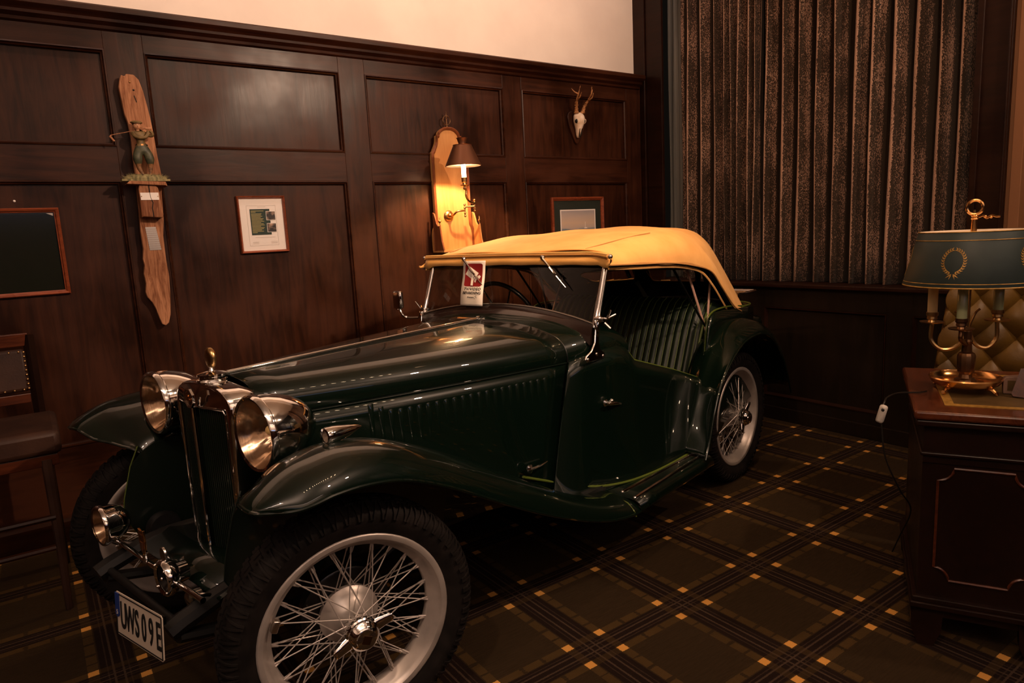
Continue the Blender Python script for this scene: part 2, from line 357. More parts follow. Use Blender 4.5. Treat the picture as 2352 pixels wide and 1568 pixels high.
# right (curtain) wall
wr=struct('wall_right',MB().box((4.075,YB,0),(4.15,3.95,.905)),'dark_wains',smooth=False)
def rbox(y0,y1,z0,z1,nm,x=4.05): return MB().box((x,y0,z0),(4.074,y1,z1)).build(nm,'dark_wains',wr,smooth=False,bevel=.0015)
ops=[(2.93,3.60),(1.945,2.755),(1.00,1.80),(.05,.85),(-.9,-.1),(-1.85,-1.05)]
ys=[3.76]+[v for a,b_ in ops for v in (b_,a)]+[-2.2]
for i in range(0,len(ys),2): rbox(ys[i+1],ys[i],.0,.905,'stile')
for a,b_ in ops:
    rbox(a,b_,.77,.905,'rail'); rbox(a,b_,0,.158,'rail')
    MB().box((4.066,a,.158),(4.0745,b_,.77)).build('panel','dark_wains',wr,smooth=False)
    rows=[]
    for ins,dep in ((0,-.003),(.007,-.004),(.012,.004),(.02,.016)):
        rows.append([(4.05+dep,a+ins,.158+ins),(4.05+dep,b_-ins,.158+ins),(4.05+dep,b_-ins,.77-ins),(4.05+dep,a+ins,.77-ins)])
    MB().grid(rows,closeu=True).build('panel_moulding','woodY',wr,ang=15)
struct('trim_4',MB().box((4.005,-2.2,.905),(4.42,3.76,.932)),'woodY',smooth=False,bevel=.006)
struct('baseboard_right',MB().prism([(4.05,0),(4.03,0),(4.03,.085),(4.04,.1),(4.05,.104)],YB,3.745,'XZ').xf(Matrix.Identity(4)) if False else MB().box((4.032,-2.2,0),(4.05,3.744,.09)),'dark_wains',smooth=False,bevel=.004)
wn=struct('window_1',MB().box((4.46,1.5,.932),(4.48,3.76,ZC)),'black',smooth=False)
for y in (1.56,2.3,3.04,3.72): MB().box((4.42,y-.03,.932),(4.46,y+.03,ZC)).build('window_frame','woodY',wn,smooth=False)
for y0,y1 in ((1.59,2.27),(2.33,3.01),(3.07,3.69)): MB().box((4.435,y0,.95),(4.44,y1,ZC-.1)).build('pane','glass',wn,smooth=False)
wn=struct('window_2',MB().box((4.46,-2.2,.932),(4.48,1.3,ZC)),'black',smooth=False)
for y in (1.25,.4,-.5,-1.4): MB().box((4.42,y-.03,.932),(4.46,y+.03,ZC)).build('window_frame','woodY',wn,smooth=False)
for y0,y1 in ((.43,1.22),(-.47,.37),(-1.37,-.53)): MB().box((4.435,y0,.95),(4.44,y1,ZC-.1)).build('pane','glass',wn,smooth=False)
# window post between the curtains
struct('trim_5',MB().box((4.04,1.392,.932),(4.46,1.53,ZC)).box((4.02,1.395,.932),(4.04,1.405,ZC)).box((4.025,1.515,.932),(4.04,1.548,ZC)),'woodY',smooth=False,bevel=.004)
struct('trim_6',MB().box((4.05,1.325,.932),(4.16,1.372,ZC)).box((4.06,1.372,.932),(4.12,1.392,ZC)),'post',smooth=False,bevel=.003)
# back part of the room (behind the camera)
wb=struct('wall_back',MB().box((XB,YB-.05,0),(4.6,YB,ZC)),'plaster',smooth=False)
MB().box((XB,YB,0),(4.6,YB+.03,1.9)).build('wainscot','woodV',wb,smooth=False)
w3=struct('blue_glow_strip',MB().box((-1.6,YB,2.02),(2.6,YB+.02,2.10)),emat('pale_blue_added_glow',(.35,.55,1.0),2.2),smooth=False)  # added glowing strip for the blue line mirrored in the paint
MB().box((-1.64,YB,1.98),(2.64,YB+.035,2.02)).box((-1.64,YB,2.10),(2.64,YB+.035,2.14)).build('window_frame','woodH',w3,smooth=False)  # border round the added glow strip
wb=struct('wall_front',MB().box((XB-.05,YB,0),(XB,3.95,ZC)),'plaster',smooth=False)
MB().box((XB,YB,0),(XB+.03,3.8,1.9)).build('wainscot','woodV',wb,smooth=False)
struct('wall_right_upper',MB().box((4.48,YB,.932),(4.6,3.95,ZC)),'dark_wains',smooth=False).name='wall_side'
# ---------------------------------------------------------------- curtains
cu=mat('patterned_velvet_curtain',(.2,.14,.1),.8,sheen=.2,spec=.2); nt,N,L,b=nodes(cu)
tc=N.new('ShaderNodeTexCoord'); 
mp=N.new('ShaderNodeMapping'); mp.inputs['Scale'].default_value=(1,1,.42); L.new(tc.outputs['Object'],mp.inputs['Vector'])
n1=N.new('ShaderNodeTexNoise'); n1.inputs['Scale'].default_value=240; n1.inputs['Detail'].default_value=3; n1.inputs['Roughness'].default_value=.7; L.new(mp.outputs[0],n1.inputs['Vector'])
n2=N.new('ShaderNodeTexNoise'); n2.inputs['Scale'].default_value=9; n2.inputs['Detail'].default_value=5; L.new(mp.outputs[0],n2.inputs['Vector'])
at=N.new('ShaderNodeAttribute'); at.attribute_name='flock_and_shade'
def mt(op,a,b_):
    n=N.new('ShaderNodeMath'); n.operation=op
    for i,v in enumerate((a,b_)):
        if isinstance(v,(int,float)): n.inputs[i].default_value=v
        else: L.new(v,n.inputs[i])
    return n.outputs[0]
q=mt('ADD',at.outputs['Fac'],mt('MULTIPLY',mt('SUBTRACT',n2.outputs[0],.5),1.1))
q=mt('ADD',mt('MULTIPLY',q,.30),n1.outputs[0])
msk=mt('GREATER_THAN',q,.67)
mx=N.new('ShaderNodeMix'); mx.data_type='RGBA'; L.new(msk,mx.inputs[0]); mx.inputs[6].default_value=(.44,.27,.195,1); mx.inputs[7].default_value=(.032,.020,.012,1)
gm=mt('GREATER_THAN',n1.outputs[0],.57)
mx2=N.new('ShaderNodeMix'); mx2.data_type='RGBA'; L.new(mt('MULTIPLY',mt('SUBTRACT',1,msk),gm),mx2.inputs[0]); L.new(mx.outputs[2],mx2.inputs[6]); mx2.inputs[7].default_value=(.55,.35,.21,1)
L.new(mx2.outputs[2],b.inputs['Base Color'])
bb=N.new('ShaderNodeBump'); bb.inputs['Strength'].default_value=.4; bb.inputs['Distance'].default_value=.003; L.new(n1.outputs[0],bb.inputs['Height']); L.new(bb.outputs[0],b.inputs['Normal'])
M_['curtain']=cu
def curtain(name,ridges,y0,y1,X,z0,z1,m,label,group=None,amp=.045,flock_and_shade=True,lean=0):
    # ridges face the room (-X); valleys midway
    pts=[]; R=sorted(ridges,reverse=True)
    ctrl=[(y0,.5)]
    prev=y0
    for i,r in enumerate(R):
        ctrl.append(((prev+r)/2 if i else (y0+r)/2+.001,0)); ctrl.append((r,1)); prev=r
    ctrl.append(((prev+y1)/2,0)); ctrl.append((y1,.4))
    ys=[];hs=[];fl=[]
    for i in range(len(ctrl)-1):
        (a,ha),(b_,hb)=ctrl[i],ctrl[i+1]
        for k in range(9):
            t=k/9; c=.5-.5*math.cos(PI*t); ys.append(a+(b_-a)*t); hs.append(ha+(hb-ha)*c); fl.append(.5+.5*math.sin((i*9+k)/18*2*PI*.5+1.1) if False else 0)
    ys.append(y1); hs.append(ctrl[-1][1])
    # widths modulate depth
    rows=[]; nz_=14; fa=[]
    rnd=random.Random(3)
    ph=[rnd.uniform(0,6) for _ in range(4)]
    s=[0]; dep=[]
    for j in range(len(ys)):
        # local spacing -> depth
        dep.append(amp)
    for k in range(nz_+1):
        z=z0+(z1-z0)*k/nz_; row=[]
        for j,(y,h) in enumerate(zip(ys,hs)):
            dy=.006*math.sin(z*2.1+j*.21+ph[0])+.004*math.sin(z*4.3+j*.13+ph[1])
            sc=1+.15*math.sin(z*1.3+j*.4)
            row.append((X-amp*(h-.5)*sc*1.0-lean*(z-z0),y+dy*.6,z))
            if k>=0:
                # velvet pile strongest on ridge sides facing -Y; valleys painted darker as fold shade
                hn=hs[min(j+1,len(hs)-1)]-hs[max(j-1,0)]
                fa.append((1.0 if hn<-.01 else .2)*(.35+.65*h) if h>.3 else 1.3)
        rows.append(row)
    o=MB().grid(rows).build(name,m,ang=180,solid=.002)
    a=o.data.attributes.new('flock_and_shade','FLOAT','POINT'); a.data.foreach_set('value',fa[:len(o.data.vertices)])
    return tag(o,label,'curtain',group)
rd=[3.48,3.355,3.239,3.153,3.095,3.041,2.956,2.912]
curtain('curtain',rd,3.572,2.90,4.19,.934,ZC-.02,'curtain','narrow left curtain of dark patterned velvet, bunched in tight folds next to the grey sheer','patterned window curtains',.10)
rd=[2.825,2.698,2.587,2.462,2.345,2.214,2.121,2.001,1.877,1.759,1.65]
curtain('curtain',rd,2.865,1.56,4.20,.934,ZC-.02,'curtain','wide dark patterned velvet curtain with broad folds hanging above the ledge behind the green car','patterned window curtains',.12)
curtain('curtain',[1.22,1.12,1.01,.9,.78],1.30,.7,4.22,.934,ZC-.02,'curtain','sliver of patterned curtain at the right edge beyond the wooden window post','patterned window curtains',.07)
curtain('sheer_curtain',[3.70,3.64,3.58],3.76,3.50,4.26,.934,ZC-.02,'sheer','pale grey sheer curtain strip between the dark window casing and the velvet curtain',None,.03)
# thin box whose pale blue colour stands for light at the sheer's edge
struct('painted_light_strip',MB().box((4.262,3.545,.94),(4.268,3.562,2.72)),mat('pale_blue_painted_light',(.30,.33,.50),.6),smooth=False)
# ================================================================ THE CAR (local frame: +x forward, +y its left side)
CAR=empty('vintage_car',(2.7644,2.7163,0),math.radians(193.1915),'dark green open vintage sports car with tan fabric hood, wire wheels and chrome headlamps','car')
def both(fn):
    for s in (1,-1): fn(s)
# ---- body sections
BS1=[(0,.966),(.08,.959),(.135,.943),(.166,.918),(.176,.885),(.176,.85),(.174,.70),(.166,.55),(.155,.42)]
BS2=[(0,.991),(.24,.980),(.385,.948),(.44,.915),(.458,.878),(.456,.845),(.458,.70),(.462,.55),(.47,.36)]
def bsec(t,bul=0):
    return [(a[0]+(b[0]-a[0])*t+bul*math.sin(PI*t)*(0.02 if i>1 else .01*i),a[1]+(b[1]-a[1])*t) for i,(a,b) in enumerate(zip(BS1,BS2))]
def rearx(z): return 1.25+max(0,(.85-z))*.28   # slanted rear edge of the bonnet sides
bon=sub('bonnet',CAR)
def bonside(s):
    # top panel
    rows=[]
    for k in range(13):
        t=k/12; x=2.372+(1.252-2.372)*t; sc=bsec(t,1)
        top=cat([(p[0]*s,p[1],0) for p in sc[:6]],4)
        rows.append([(x,p.x,p.y) for p in top])
    MB().grid(rows).build('top_panel','paint',bon,solid=.003,off=0)
    rows=[]
    for k in range(13):
        t=k/12; sc=bsec(t,1)
        sd=cat([(p[0]*s,p[1],0) for p in sc[5:]],3)
        row=[]
        for p in sd:
            x=2.372+(rearx(p.y)-.004-2.372)*t; row.append((x,p.x,p.y-.004))
        rows.append(row)
    MB().grid(rows).build('side_panel','paint',bon,solid=.003,off=0)
    hp=[]
    for k in range(13):
        t=k/12; q=bsec(t,1)[5]; hp.append((2.37+(1.255-2.37)*t,(q[0]+.001)*s,q[1]-.002))
    MB().tube(hp,.0035,8).build('side_hinge','paint',bon)
both(bonside)
MB().tube([(2.372,0,.970),(2.0,0,.9785),(1.6,0,.987),(1.262,0,.9945)],.0075,10).build('centre_hinge','chrome',bon)
MB().lathe([(.0,-.012),(.011,-.012),(.012,0),(.010,.008),(0,.010)],14,'X',(1.262,0,.9945)).build('hinge_end','chrome',bon)
def side_y(x,z):
    t=(2.372-x)/(2.372-1.25); sc=bsec(t,1); zs=[p[1] for p in sc[5:]]; yy=[p[0] for p in sc[5:]]
    return lin(zs[::-1],yy[::-1],z)
# louvres: one mesh, copied
lv=MB()
rows=[]
for k in range(9):
    a=PI*k/8; rows.append([(.010*math.cos(a)-.003,.0055*math.sin(a)*f,z) for z,f in ((-.115,0.02),(-.108,.8),(0,1),(.108,.8),(.115,.02))])
lv.grid(rows); first=None
for i in range(22):
    x=2.05-i*.0325; zc=.70; hh=1.0
    zlo=lin([1.3,1.5,1.8,2.2],[.56,.56,.56,.74],x)
    for s in (1,-1):
        z0=zlo+.115 if False else max(.69,zlo+.05)
        y=side_y(x,z0)
        o=lv.build('louvre','paint',bon) if first is None else copyobj(first,bon)
        if first is None: first=o
        o.location=(x,(y+.001)*s,z0); o.rotation_euler=(0,0,math.radians(-14.5)*s if s>0 else PI+math.radians(14.5)); 
        if s<0: o.rotation_euler=(0,0,math.radians(14.5)); o.scale=(1,-1,1)
def catch(s):
    MB().lathe([(0,0),(.016,0),(.017,.006),(.008,.012),(0,.014)],14,'Y').tube([(0,.012,0),(-.04,.02,.004),(-.085,.018,.008)],[.006,.005,.003],8).build('bonnet_catch','chrome',bon,loc=(1.50,.455*s,.49),rot=(0,0,0 if s>0 else PI))
both(catch)
# ---- radiator
rad=sub('radiator',CAR)
RO=[(.128,.40),(.150,.44),(.165,.58),(.175,.74),(.179,.86),(.176,.900),(.162,.928),(.13,.944),(.07,.954),(0,.958)]
full=cat([(p[0],p[1],0) for p in RO],3); full=[(p.x,p.y) for p in full]
out=full+[(-y,z) for y,z in full[::-1][1:]]
def ring(x,off=0,dz=0):
    return [(x,y*(1-off),.68+(z-.68)*(1-off*.6)+dz) for y,z in out]
rows=[ring(2.358),ring(2.40),ring(2.436,0),ring(2.450,.015),ring(2.456,.05)]
MB().grid(rows,closeu=False).build('shell','chrome',rad,solid=.002)
# front face of shell around the grille (V shaped)
def vx(y): return 2.478-abs(y)*.14
gz0,gz1,gw=.432,.888,.150
fo=[(y*.95,.68+(z-.68)*.97) for y,z in out]
inn=[]
for y,z in fo:
    inn.append((max(-gw,min(gw,y)) if z<gz1 else max(-gw,min(gw,y*1.02)), max(gz0,min(gz1,z))))
rows=[[(2.456,y,z) for y,z in fo],[(vx(y)*.5+2.456*.5+.002,(y+iy)/2,(z+iz)/2) for (y,z),(iy,iz) in zip(fo,inn)],[(vx(iy)-.004,iy,iz) for iy,iz in inn],[(vx(iy)-.03,iy,iz) for iy,iz in inn]]
MB().grid(rows).build('face_plate','chrome',rad)
MB().tube([(vx(-gw),-gw,gz0),(vx(-gw),-gw,gz1-.01),(vx(-gw+.01),-gw+.01,gz1),(vx(0),0,gz1),(vx(gw-.01),gw-.01,gz1),(vx(gw),gw,gz1-.01),(vx(gw),gw,gz0)],.0028,8).build('grille_surround','chrome',rad)
MB().box((2.36,-.125,.395),(2.45,.125,.432)).build('bottom_tank','black',rad,bevel=.004)
MB().tube([(2.480,0,gz0-.02),(2.484,0,gz1+.03)],.0055,8).build('centre_bar','chrome',rad)
sl=MB().box((-.016,-.0018,gz0),(.002,.0018,gz1)); f0=None
for i in range(30):
    y=-.145+i*.01
    if abs(y)<.006: continue
    o=sl.build('grille_slat','paint2',rad,smooth=False) if f0 is None else copyobj(f0,rad)
    f0=f0 or o; o.location=(vx(y)-.008,y,0)
MB().box((2.40,-.15,gz0),(2.41,.15,gz1)).build('radiator_core','black',rad,smooth=False)
# octagonal badge with two letters
oc=[(math.cos(PI/8+k*PI/4)*.030,math.sin(PI/8+k*PI/4)*.030) for k in range(8)]
bd=MB().prism(oc,2.484,2.489,'YZ').xf(Matrix.Translation((0,0,.916))).build('octagonal_badge','brassd',rad,smooth=False)
def octring(r1,r2,x0,x1,z,nm,m,par):
    rows=[]
    for r,x in ((r1,x0),(r1,x1),(r2,x1),(r2,x0)): rows.append([(x,math.cos(PI/8+k*PI/4)*r,z+math.sin(PI/8+k*PI/4)*r) for k in range(8)])
    return MB().grid(rows,closeu=True,closev=True).build(nm,m,par,smooth=False)
octring(.031,.027,2.485,2.492,.916,'badge_rim','chrome',rad); octring(.024,.0225,2.486,2.4905,.916,'badge_rim','chrome',rad)
def face(x,y,z): return Matrix(((0,0,1,x),(1,0,0,y),(0,1,0,z),(0,0,0,1)))   # text facing +x
text('badge_letter','M',.026,'gold',rad,face(2.490,-.0085,.916),.0008,.85,0,.0006); text('badge_letter','G',.026,'gold',rad,face(2.490,.0095,.916),.0008,.85,0,.0006)
# filler cap and mascot
MB().lathe([(0,0),(.044,0),(.046,.004),(.044,.009),(.038,.010),(.038,.016),(.043,.018),(.043,.024),(.030,.028),(.012,.032),(.008,.040),(.010,.044),(.006,.048),(0,.049)],32,'Z',(2.412,0,.953)).build('radiator_cap','chrome',rad)
oc=[(math.cos(PI/8+k*PI/4),math.sin(PI/8+k*PI/4)) for k in range(8)]
mm=MB(); rows=[]
for x,r in ((-.011,.0),(-.010,.018),(-.007,.027),(-.003,.030),(.003,.030),(.007,.027),(.010,.018),(.011,0)): rows.append([(2.412+x,.9*r*math.cos(2*PI*k/24),1.024+r*1.05*math.sin(2*PI*k/24)) for k in range(24)])
mm.grid(rows,closeu=True); mm.tube([(2.412,0,.996),(2.412,0,1.002)],[.007,.012],10).build('mascot','brass',rad,label='round brass medallion on the radiator cap')
# ---- headlamps
def headlamp(s):
    h=sub('headlamp',CAR,(2.465,.328*s,.853))
    MB().lathe([(.094,.006),(.101,.008),(.106,.002),(.106,-.008),(.1025,-.012),(.103,-.03),(.099,-.06),(.088,-.10),(.068,-.135),(.042,-.16),(.015,-.172),(0,-.174)],48,'X').build('shell','chrome',h)
    rows=[]
    for i in range(21):
        r=.094*(1-i/20.5); row=[]
        for k in range(60):
            a=2*PI*k/60; y=r*math.cos(a); z=r*math.sin(a)
            row.append((-.088+.092*(r/.094)**2+.0016*math.cos(y*300)*(r<.09)+.0012*math.cos(z*260+y*y*2500)*(r<.09),y,z))
        rows.append(row)
    MB().grid(rows,closeu=True).build('reflector','lampref',h,ang=180)
    MB().sphere((-.045,0,0),.014,12,8).build('lamp_bulb','candle',h)
    rows=[]
    for i in range(17):
        r=.096*i/16; row=[]
        for k in range(56):
            a=2*PI*k/56; y=r*math.cos(a); z=r*math.sin(a)
            x=.012+.013*(1-(r/.096)**2)+ (.0012*math.cos(y*330) + .0010*math.cos(z*240+y*y*900))*(1-(r/.096)**4)
            row.append((x-.006,y,z))
        rows.append(row)
    MB().grid(rows,closeu=True).build('lens','lensmat',h)
    MB().tube([(-.08,0,-.085),(-.085,-.01*s,-.125),(-.095,-.03*s,-.15)],[.02,.016,.012],12).sphere((-.095,0.0,-.128),.028,16,10).build('lamp_bracket','paint',h)
    MB().tube([(-.09,-.02*s,-.13),(-.09,-.16*s,-.10)],.012,10).build('lamp_stay','chrome',h)
both(headlamp)
# ---- front wings
XC=[2.655,2.640,2.60,2.545,2.484,2.385,2.266,2.12,1.955,1.766,1.546,1.36,1.22,1.12]
ZCw=[.768,.785,.808,.830,.843,.850,.830,.770,.685,.580,.456,.366,.318,.300]
ZO=[.764,.764,.765,.768,.773,.768,.742,.675,.582,.478,.372,.300,.266,.257]
KY=[.90,.94,.98,.995,1,1,1,1,1,1,1,1,1,1]
SHW=[1,.95,.7,.35,.12,0,0,0,0,0,0,0,0,0]
IK=[.35,.5,.8,1,1,1,1,1,1,.8,.6,.4,.2,.1]
def wing(s):
    rows=[]
    w=sub('front_wing',CAR)
    for i in range(len(XC)):
        xc,zc,zo,ky=XC[i],ZCw[i],ZO[i],KY[i]; d=zc-zo
        g=IK[i]
        pr=[(.705,d),(.702,d*.86),(.690,d*.58),(.668,d*.30),(.63,d*.09),(.575,0),(.51,.012*g),(.455,.038*g),(.405,.074*g),(.365,.098*g),(.345,.135*g)]
        shf=[.055,.05,.034,.016,.012,.020,.045,.072,.096,.115,.130]
        row=[]
        for (y,dd),sf in zip(pr,shf):
            yy=.345+(y-.345)*ky if y>.4 else y
            dd+=.024*SHW[i] if y<.52 else 0
            row.append(Vector((xc-sf*SHW[i],yy*s,zc-dd)))
        rows.append(row)
    # smooth along the length
    cols=list(zip(*rows)); cols=[cat(c_,4) for c_ in cols]
    rr=list(zip(*cols)); rr=[cat(r,2) for r in rr]
    MB().grid(rr).build('wing_panel','paint',w,solid=.003,off=0,ang=180)
    # rolled edge
    edge=[r[0] for r in rr]; front=rr[0]
    MB().tube([p for p in front[::-1]]+[p for p in edge[1:]],.005,8).build('rolled_edge','paint',w)
    # inner valance
    top=[(2.52,.70)]+[(XC[i],ZCw[i]-.125*IK[i]) for i in range(4,13)]
    bot=[(1.22,.30),(1.6,.36),(2.0,.40),(2.56,.42),(2.60,.50),(2.59,.56),(2.56,.66)]
    MB().prism(top+bot,.342*s,.346*s).build('inner_valance','paint2',w,smooth=False)
    MB().tube([(2.53,.346*s,.72),(2.56,.346*s,.66),(2.59,.346*s,.56),(2.60,.346*s,.50),(2.56,.346*s,.42)],.0022,8).build('piping','bead' if s<0 else 'paint2',w)
both(wing)
def sidelamp(s):
    h=sub('side_lamp',CAR,(2.378,.555*s,.866)); h.scale=(.82,.88,.88)
    MB().lathe([(.018,.026),(.024,.024),(.026,.018),(.0255,.006),(.026,0),(.024,-.02),(.017,-.06),(.008,-.10),(0,-.115)],28,'X').build('shell','chrome',h)
    MB().lathe([(0,.034),(.01,.032),(.018,.026)],20,'X').build('lens','lensmat',h)
    MB().lathe([(0,.015),(.019,.02)],20,'X').build('reflector','silver',h)
    MB().tube([(-.02,0,-.02),(-.03,0,-.045)],[.014,.024],12).build('foot','chrome',h)
both(sidelamp)
# ---- running boards
def rboard(s):
    r=sub('running_board',CAR)
    rows=[]
    for x in [1.14,1.0,.85,.7,.58,.50]:
        row=[(x,y*s,z) for y,z in ((.42,.292),(.55,.297),(.66,.298),(.69,.292),(.703,.278),(.706,.258))]
        rows.append(row)
    MB().grid([cat(q,3) for q in rows]).build('board','paint',r,solid=.004,off=s)
    for y0,y1,x0,x1 in ((.602,.624,1.105,.508),(.674,.664,1.130,.535)):
        MB().tube([(x0,y0*s,.303),(x1,y1*s,.303)],.0075,8,flat=1).sphere((x0,y0*s,.303),.008).build('tread_strip','chrome',r)
    MB().tube([(1.135,.46*s,.301),(1.16,.60*s,.302),(1.175,.67*s,.296),(1.18,.700*s,.272),(1.175,.706*s,.250)],.0035,6).build('joint_bead','bead',r)
both(rboard)
# ---- body side and tub
def yb(x,z):
    b_=lin([-.45,-.2,.2,.5,.9,1.1,1.25],[.52,.545,.56,.558,.535,.500,.462],x)
    lo=lin([.5,.9,1.1,1.25],[.60,.575,.53,.475],x) if x<1.3 else .475
    t=max(0,min(1,(.62-z)/.35))
    return b_+(lo-b_)*t*t
TX=[-.36,-.13,.137,.19,.224,.250,.268,.285,.305,.325,.36,.6,.867,.90,.93,.955,1.0,1.09,1.25]
TZ=[.885,.900,.915,.912,.900,.86,.78,.70,.648,.630,.622,.706,.790,.80,.835,.862,.875,.87,.846]
body=sub('body',CAR)
def tub(s):
    rows=[]
    xs=sorted(set(TX+[.45,.52,.75,1.17,0,-.25]))
    for x in xs:
        zt=lin(TX,TZ,x); zb=lin([-.45,.1,.4,1.0,1.14,1.25],[.42,.36,.23,.23,.24,.30],x); row=[]
        for k in range(10):
            z=zb+(zt-zb)*k/9; xx=x
            if x>=1.24: xx=rearx(z)+.001
            row.append((xx,yb(min(x,1.25),z)*s,z))
        rows.append(row)
    MB().grid(rows).build('side_panel','paint',body,solid=.012,off=s,ang=50)
    # scuttle sides rise to the cowl
    # piping along the cockpit edge
    pts=[(.36,.622),(.32,.632),(.295,.66),(.277,.74),(.262,.82),(.235,.89),(.20,.912),(.137,.922),(0,.922),(-.13,.91),(-.30,.893)]
    P=[Vector((x,(yb(x,z)-.004)*s,z)) for x,z in pts]
    MB().tube(cat(P,3),.0045,8).build('cockpit_piping','bead',body)
    P=[Vector((x+.016,(yb(x,z)+.001)*s,z-.012)) for x,z in pts[:-2]]
    P[0]=Vector((.33,yb(.33,.58)*s,.600))
    MB().tube(cat(P[1:],3),.0028,8).build('cockpit_piping','paint',body)
    # bead where body meets running board / wing
    pts=[(1.52,.44,.462),(1.40,.46,.412),(1.25,.485,.352),(1.14,.525,.322),(1.0,.563,.306),(.85,.590,.303),(.7,.600,.302),(.52,.604,.302)]
    MB().tube(cat([Vector((a,b_*s,c_)) for a,b_,c_ in pts],4),.005,8).build('sill_piping','bead',body)
both(tub)
# scuttle / cowl top
def csec(hw,zc,zs,zsh,y2):
    return [(0,zc),(hw*.5,zc-.008),(hw*.82,zs+.022),(hw*.95,zs),(hw,zsh),(hw+.0,zsh-.03)]
secs=[(1.248,[(0,.991),(.24,.980),(.385,.948),(.44,.915),(.458,.878),(.460,.84)]),
      (1.17,[(0,1.000),(.25,.990),(.42,.955),(.468,.922),(.485,.885),(.486,.84)]),
      (1.09,[(0,1.006),(.26,.996),(.44,.960),(.488,.930),(.505,.895),(.506,.85)]),
      (1.02,[(0,1.000),(.27,.996),(.45,.958),(.500,.930),(.517,.898),(.520,.86)]),
      (.955,[(0,.975),(.27,.985),(.44,.948),(.505,.918),(.526,.886),(.530,.855)]),
      (.925,[(0,.950),(.27,.965),(.44,.932),(.505,.905),(.528,.872),(.533,.845)])]
def cowl(s):
    rows=[]
    cols=list(zip(*[[Vector((x,y*s,z)) for y,z in q] for x,q in secs])); cols=[cat(c_,3) for c_ in cols]
    rr=[cat(r,3) for r in zip(*cols)]
    MB().grid(rr).build('scuttle','paint',body,ang=180)
    MB().tube([r for r in cols and [rr[0][k]+Vector((.001,0,-.001)) for k in range(len(rr[0]))]],.003,6).build('seam_piping','black',body)
both(cowl)
MB().prism([(-.50,.60),(.50,.60),(.50,.90),(.30,.955),(0,.935),(-.30,.955),(-.50,.90)],.925,.935,'YZ').build('dashboard','mahogd',body)
# rear of the tub
rows=[]
pl=[(-.20,.545),(-.34,.53),(-.41,.48),(-.44,.38),(-.445,0),(-.44,-.38),(-.41,-.48),(-.34,-.53),(-.20,-.545)]
pl=cat([(a,b_,0) for a,b_ in pl],4)
MB().grid([[(p.x-(.9-z)*.05,p.y,z) for p in pl] for z in (.32,.5,.7,.86,.895)]).build('rear_panel','paint',body,solid=.008)
MB().tube([(p.x,p.y,.897) for p in pl],.005,8).build('cockpit_piping','bead',body)
MB().box((-.43,-.53,.30),(1.25,.53,.325)).build('floor_pan','chassis',body,smooth=False)
MB().box((-.62,-.50,.42),(-.46,.50,.80)).build('fuel_tank','paint',body,bevel=.03)
MB().box((1.0,-.43,.32),(1.20,.43,.60)).build('firewall','black',body,smooth=False)
# door with handle
def door(s):
    d=sub('door',CAR)
    DX=[.300,.306,.36,.6,.867,.90,.93,.96,1.036,1.088,1.115,1.132,1.150,1.154]
    top=[.560,.600,.620,.704,.788,.80,.834,.832,.778,.698,.63,.564,.48,.46]
    bot=[.262,.255,.252,.252,.255,.258,.262,.266,.285,.305,.325,.35,.39,.44]
    rows=[]
    for x,t,b_ in zip(DX,top,bot): rows.append([(x,(yb(x,b_+(t-b_)*k/9)+.004)*s,b_+(t-b_)*k/9) for k in range(10)])
    MB().grid(rows).build('door_skin','paint',d,solid=.006,off=0,ang=25)
    P=[Vector((x,(yb(x,t)+.004)*s,t+.001)) for x,t in zip(DX[2:7],top[2:7])]
    MB().tube(P,.0055,8).build('top_piping','bead',d)
    fr=[Vector((x+.004,(yb(x,t)+.003)*s,t)) for x,t in zip(DX[6:],top[6:])]
    MB().tube(cat(fr,3),.0025,6).build('edge_piping','paint',d)
    hy=(yb(1.08,.655)+.006)
    MB().lathe([(0,0),(.016,0),(.017,.005),(.010,.010),(.009,.03),(0,.032)],16,'Y').tube([(.03,.026,.004),(0,.030,0),(-.03,.030,-.005),(-.078,.026,-.018)],[.005,.008,.008,.004],10).sphere((.0,.033,.012),.010,10,8).build('door_handle','chrome',d,loc=(1.075,hy*s,.652),rot=(0,0,0) if s>0 else (0,0,0)).scale=(1,s,1)
    MB().box((-.014,0,-.035),(.014,.010,.035)).build('hinge','paint',d,bevel=.004,loc=(.30,(yb(.3,.53)+.004)*s,.54))
    MB().sphere((.33,(yb(.33,.61))*s,.624),.008,10,8).build('fastener','chrome',d)
both(door)
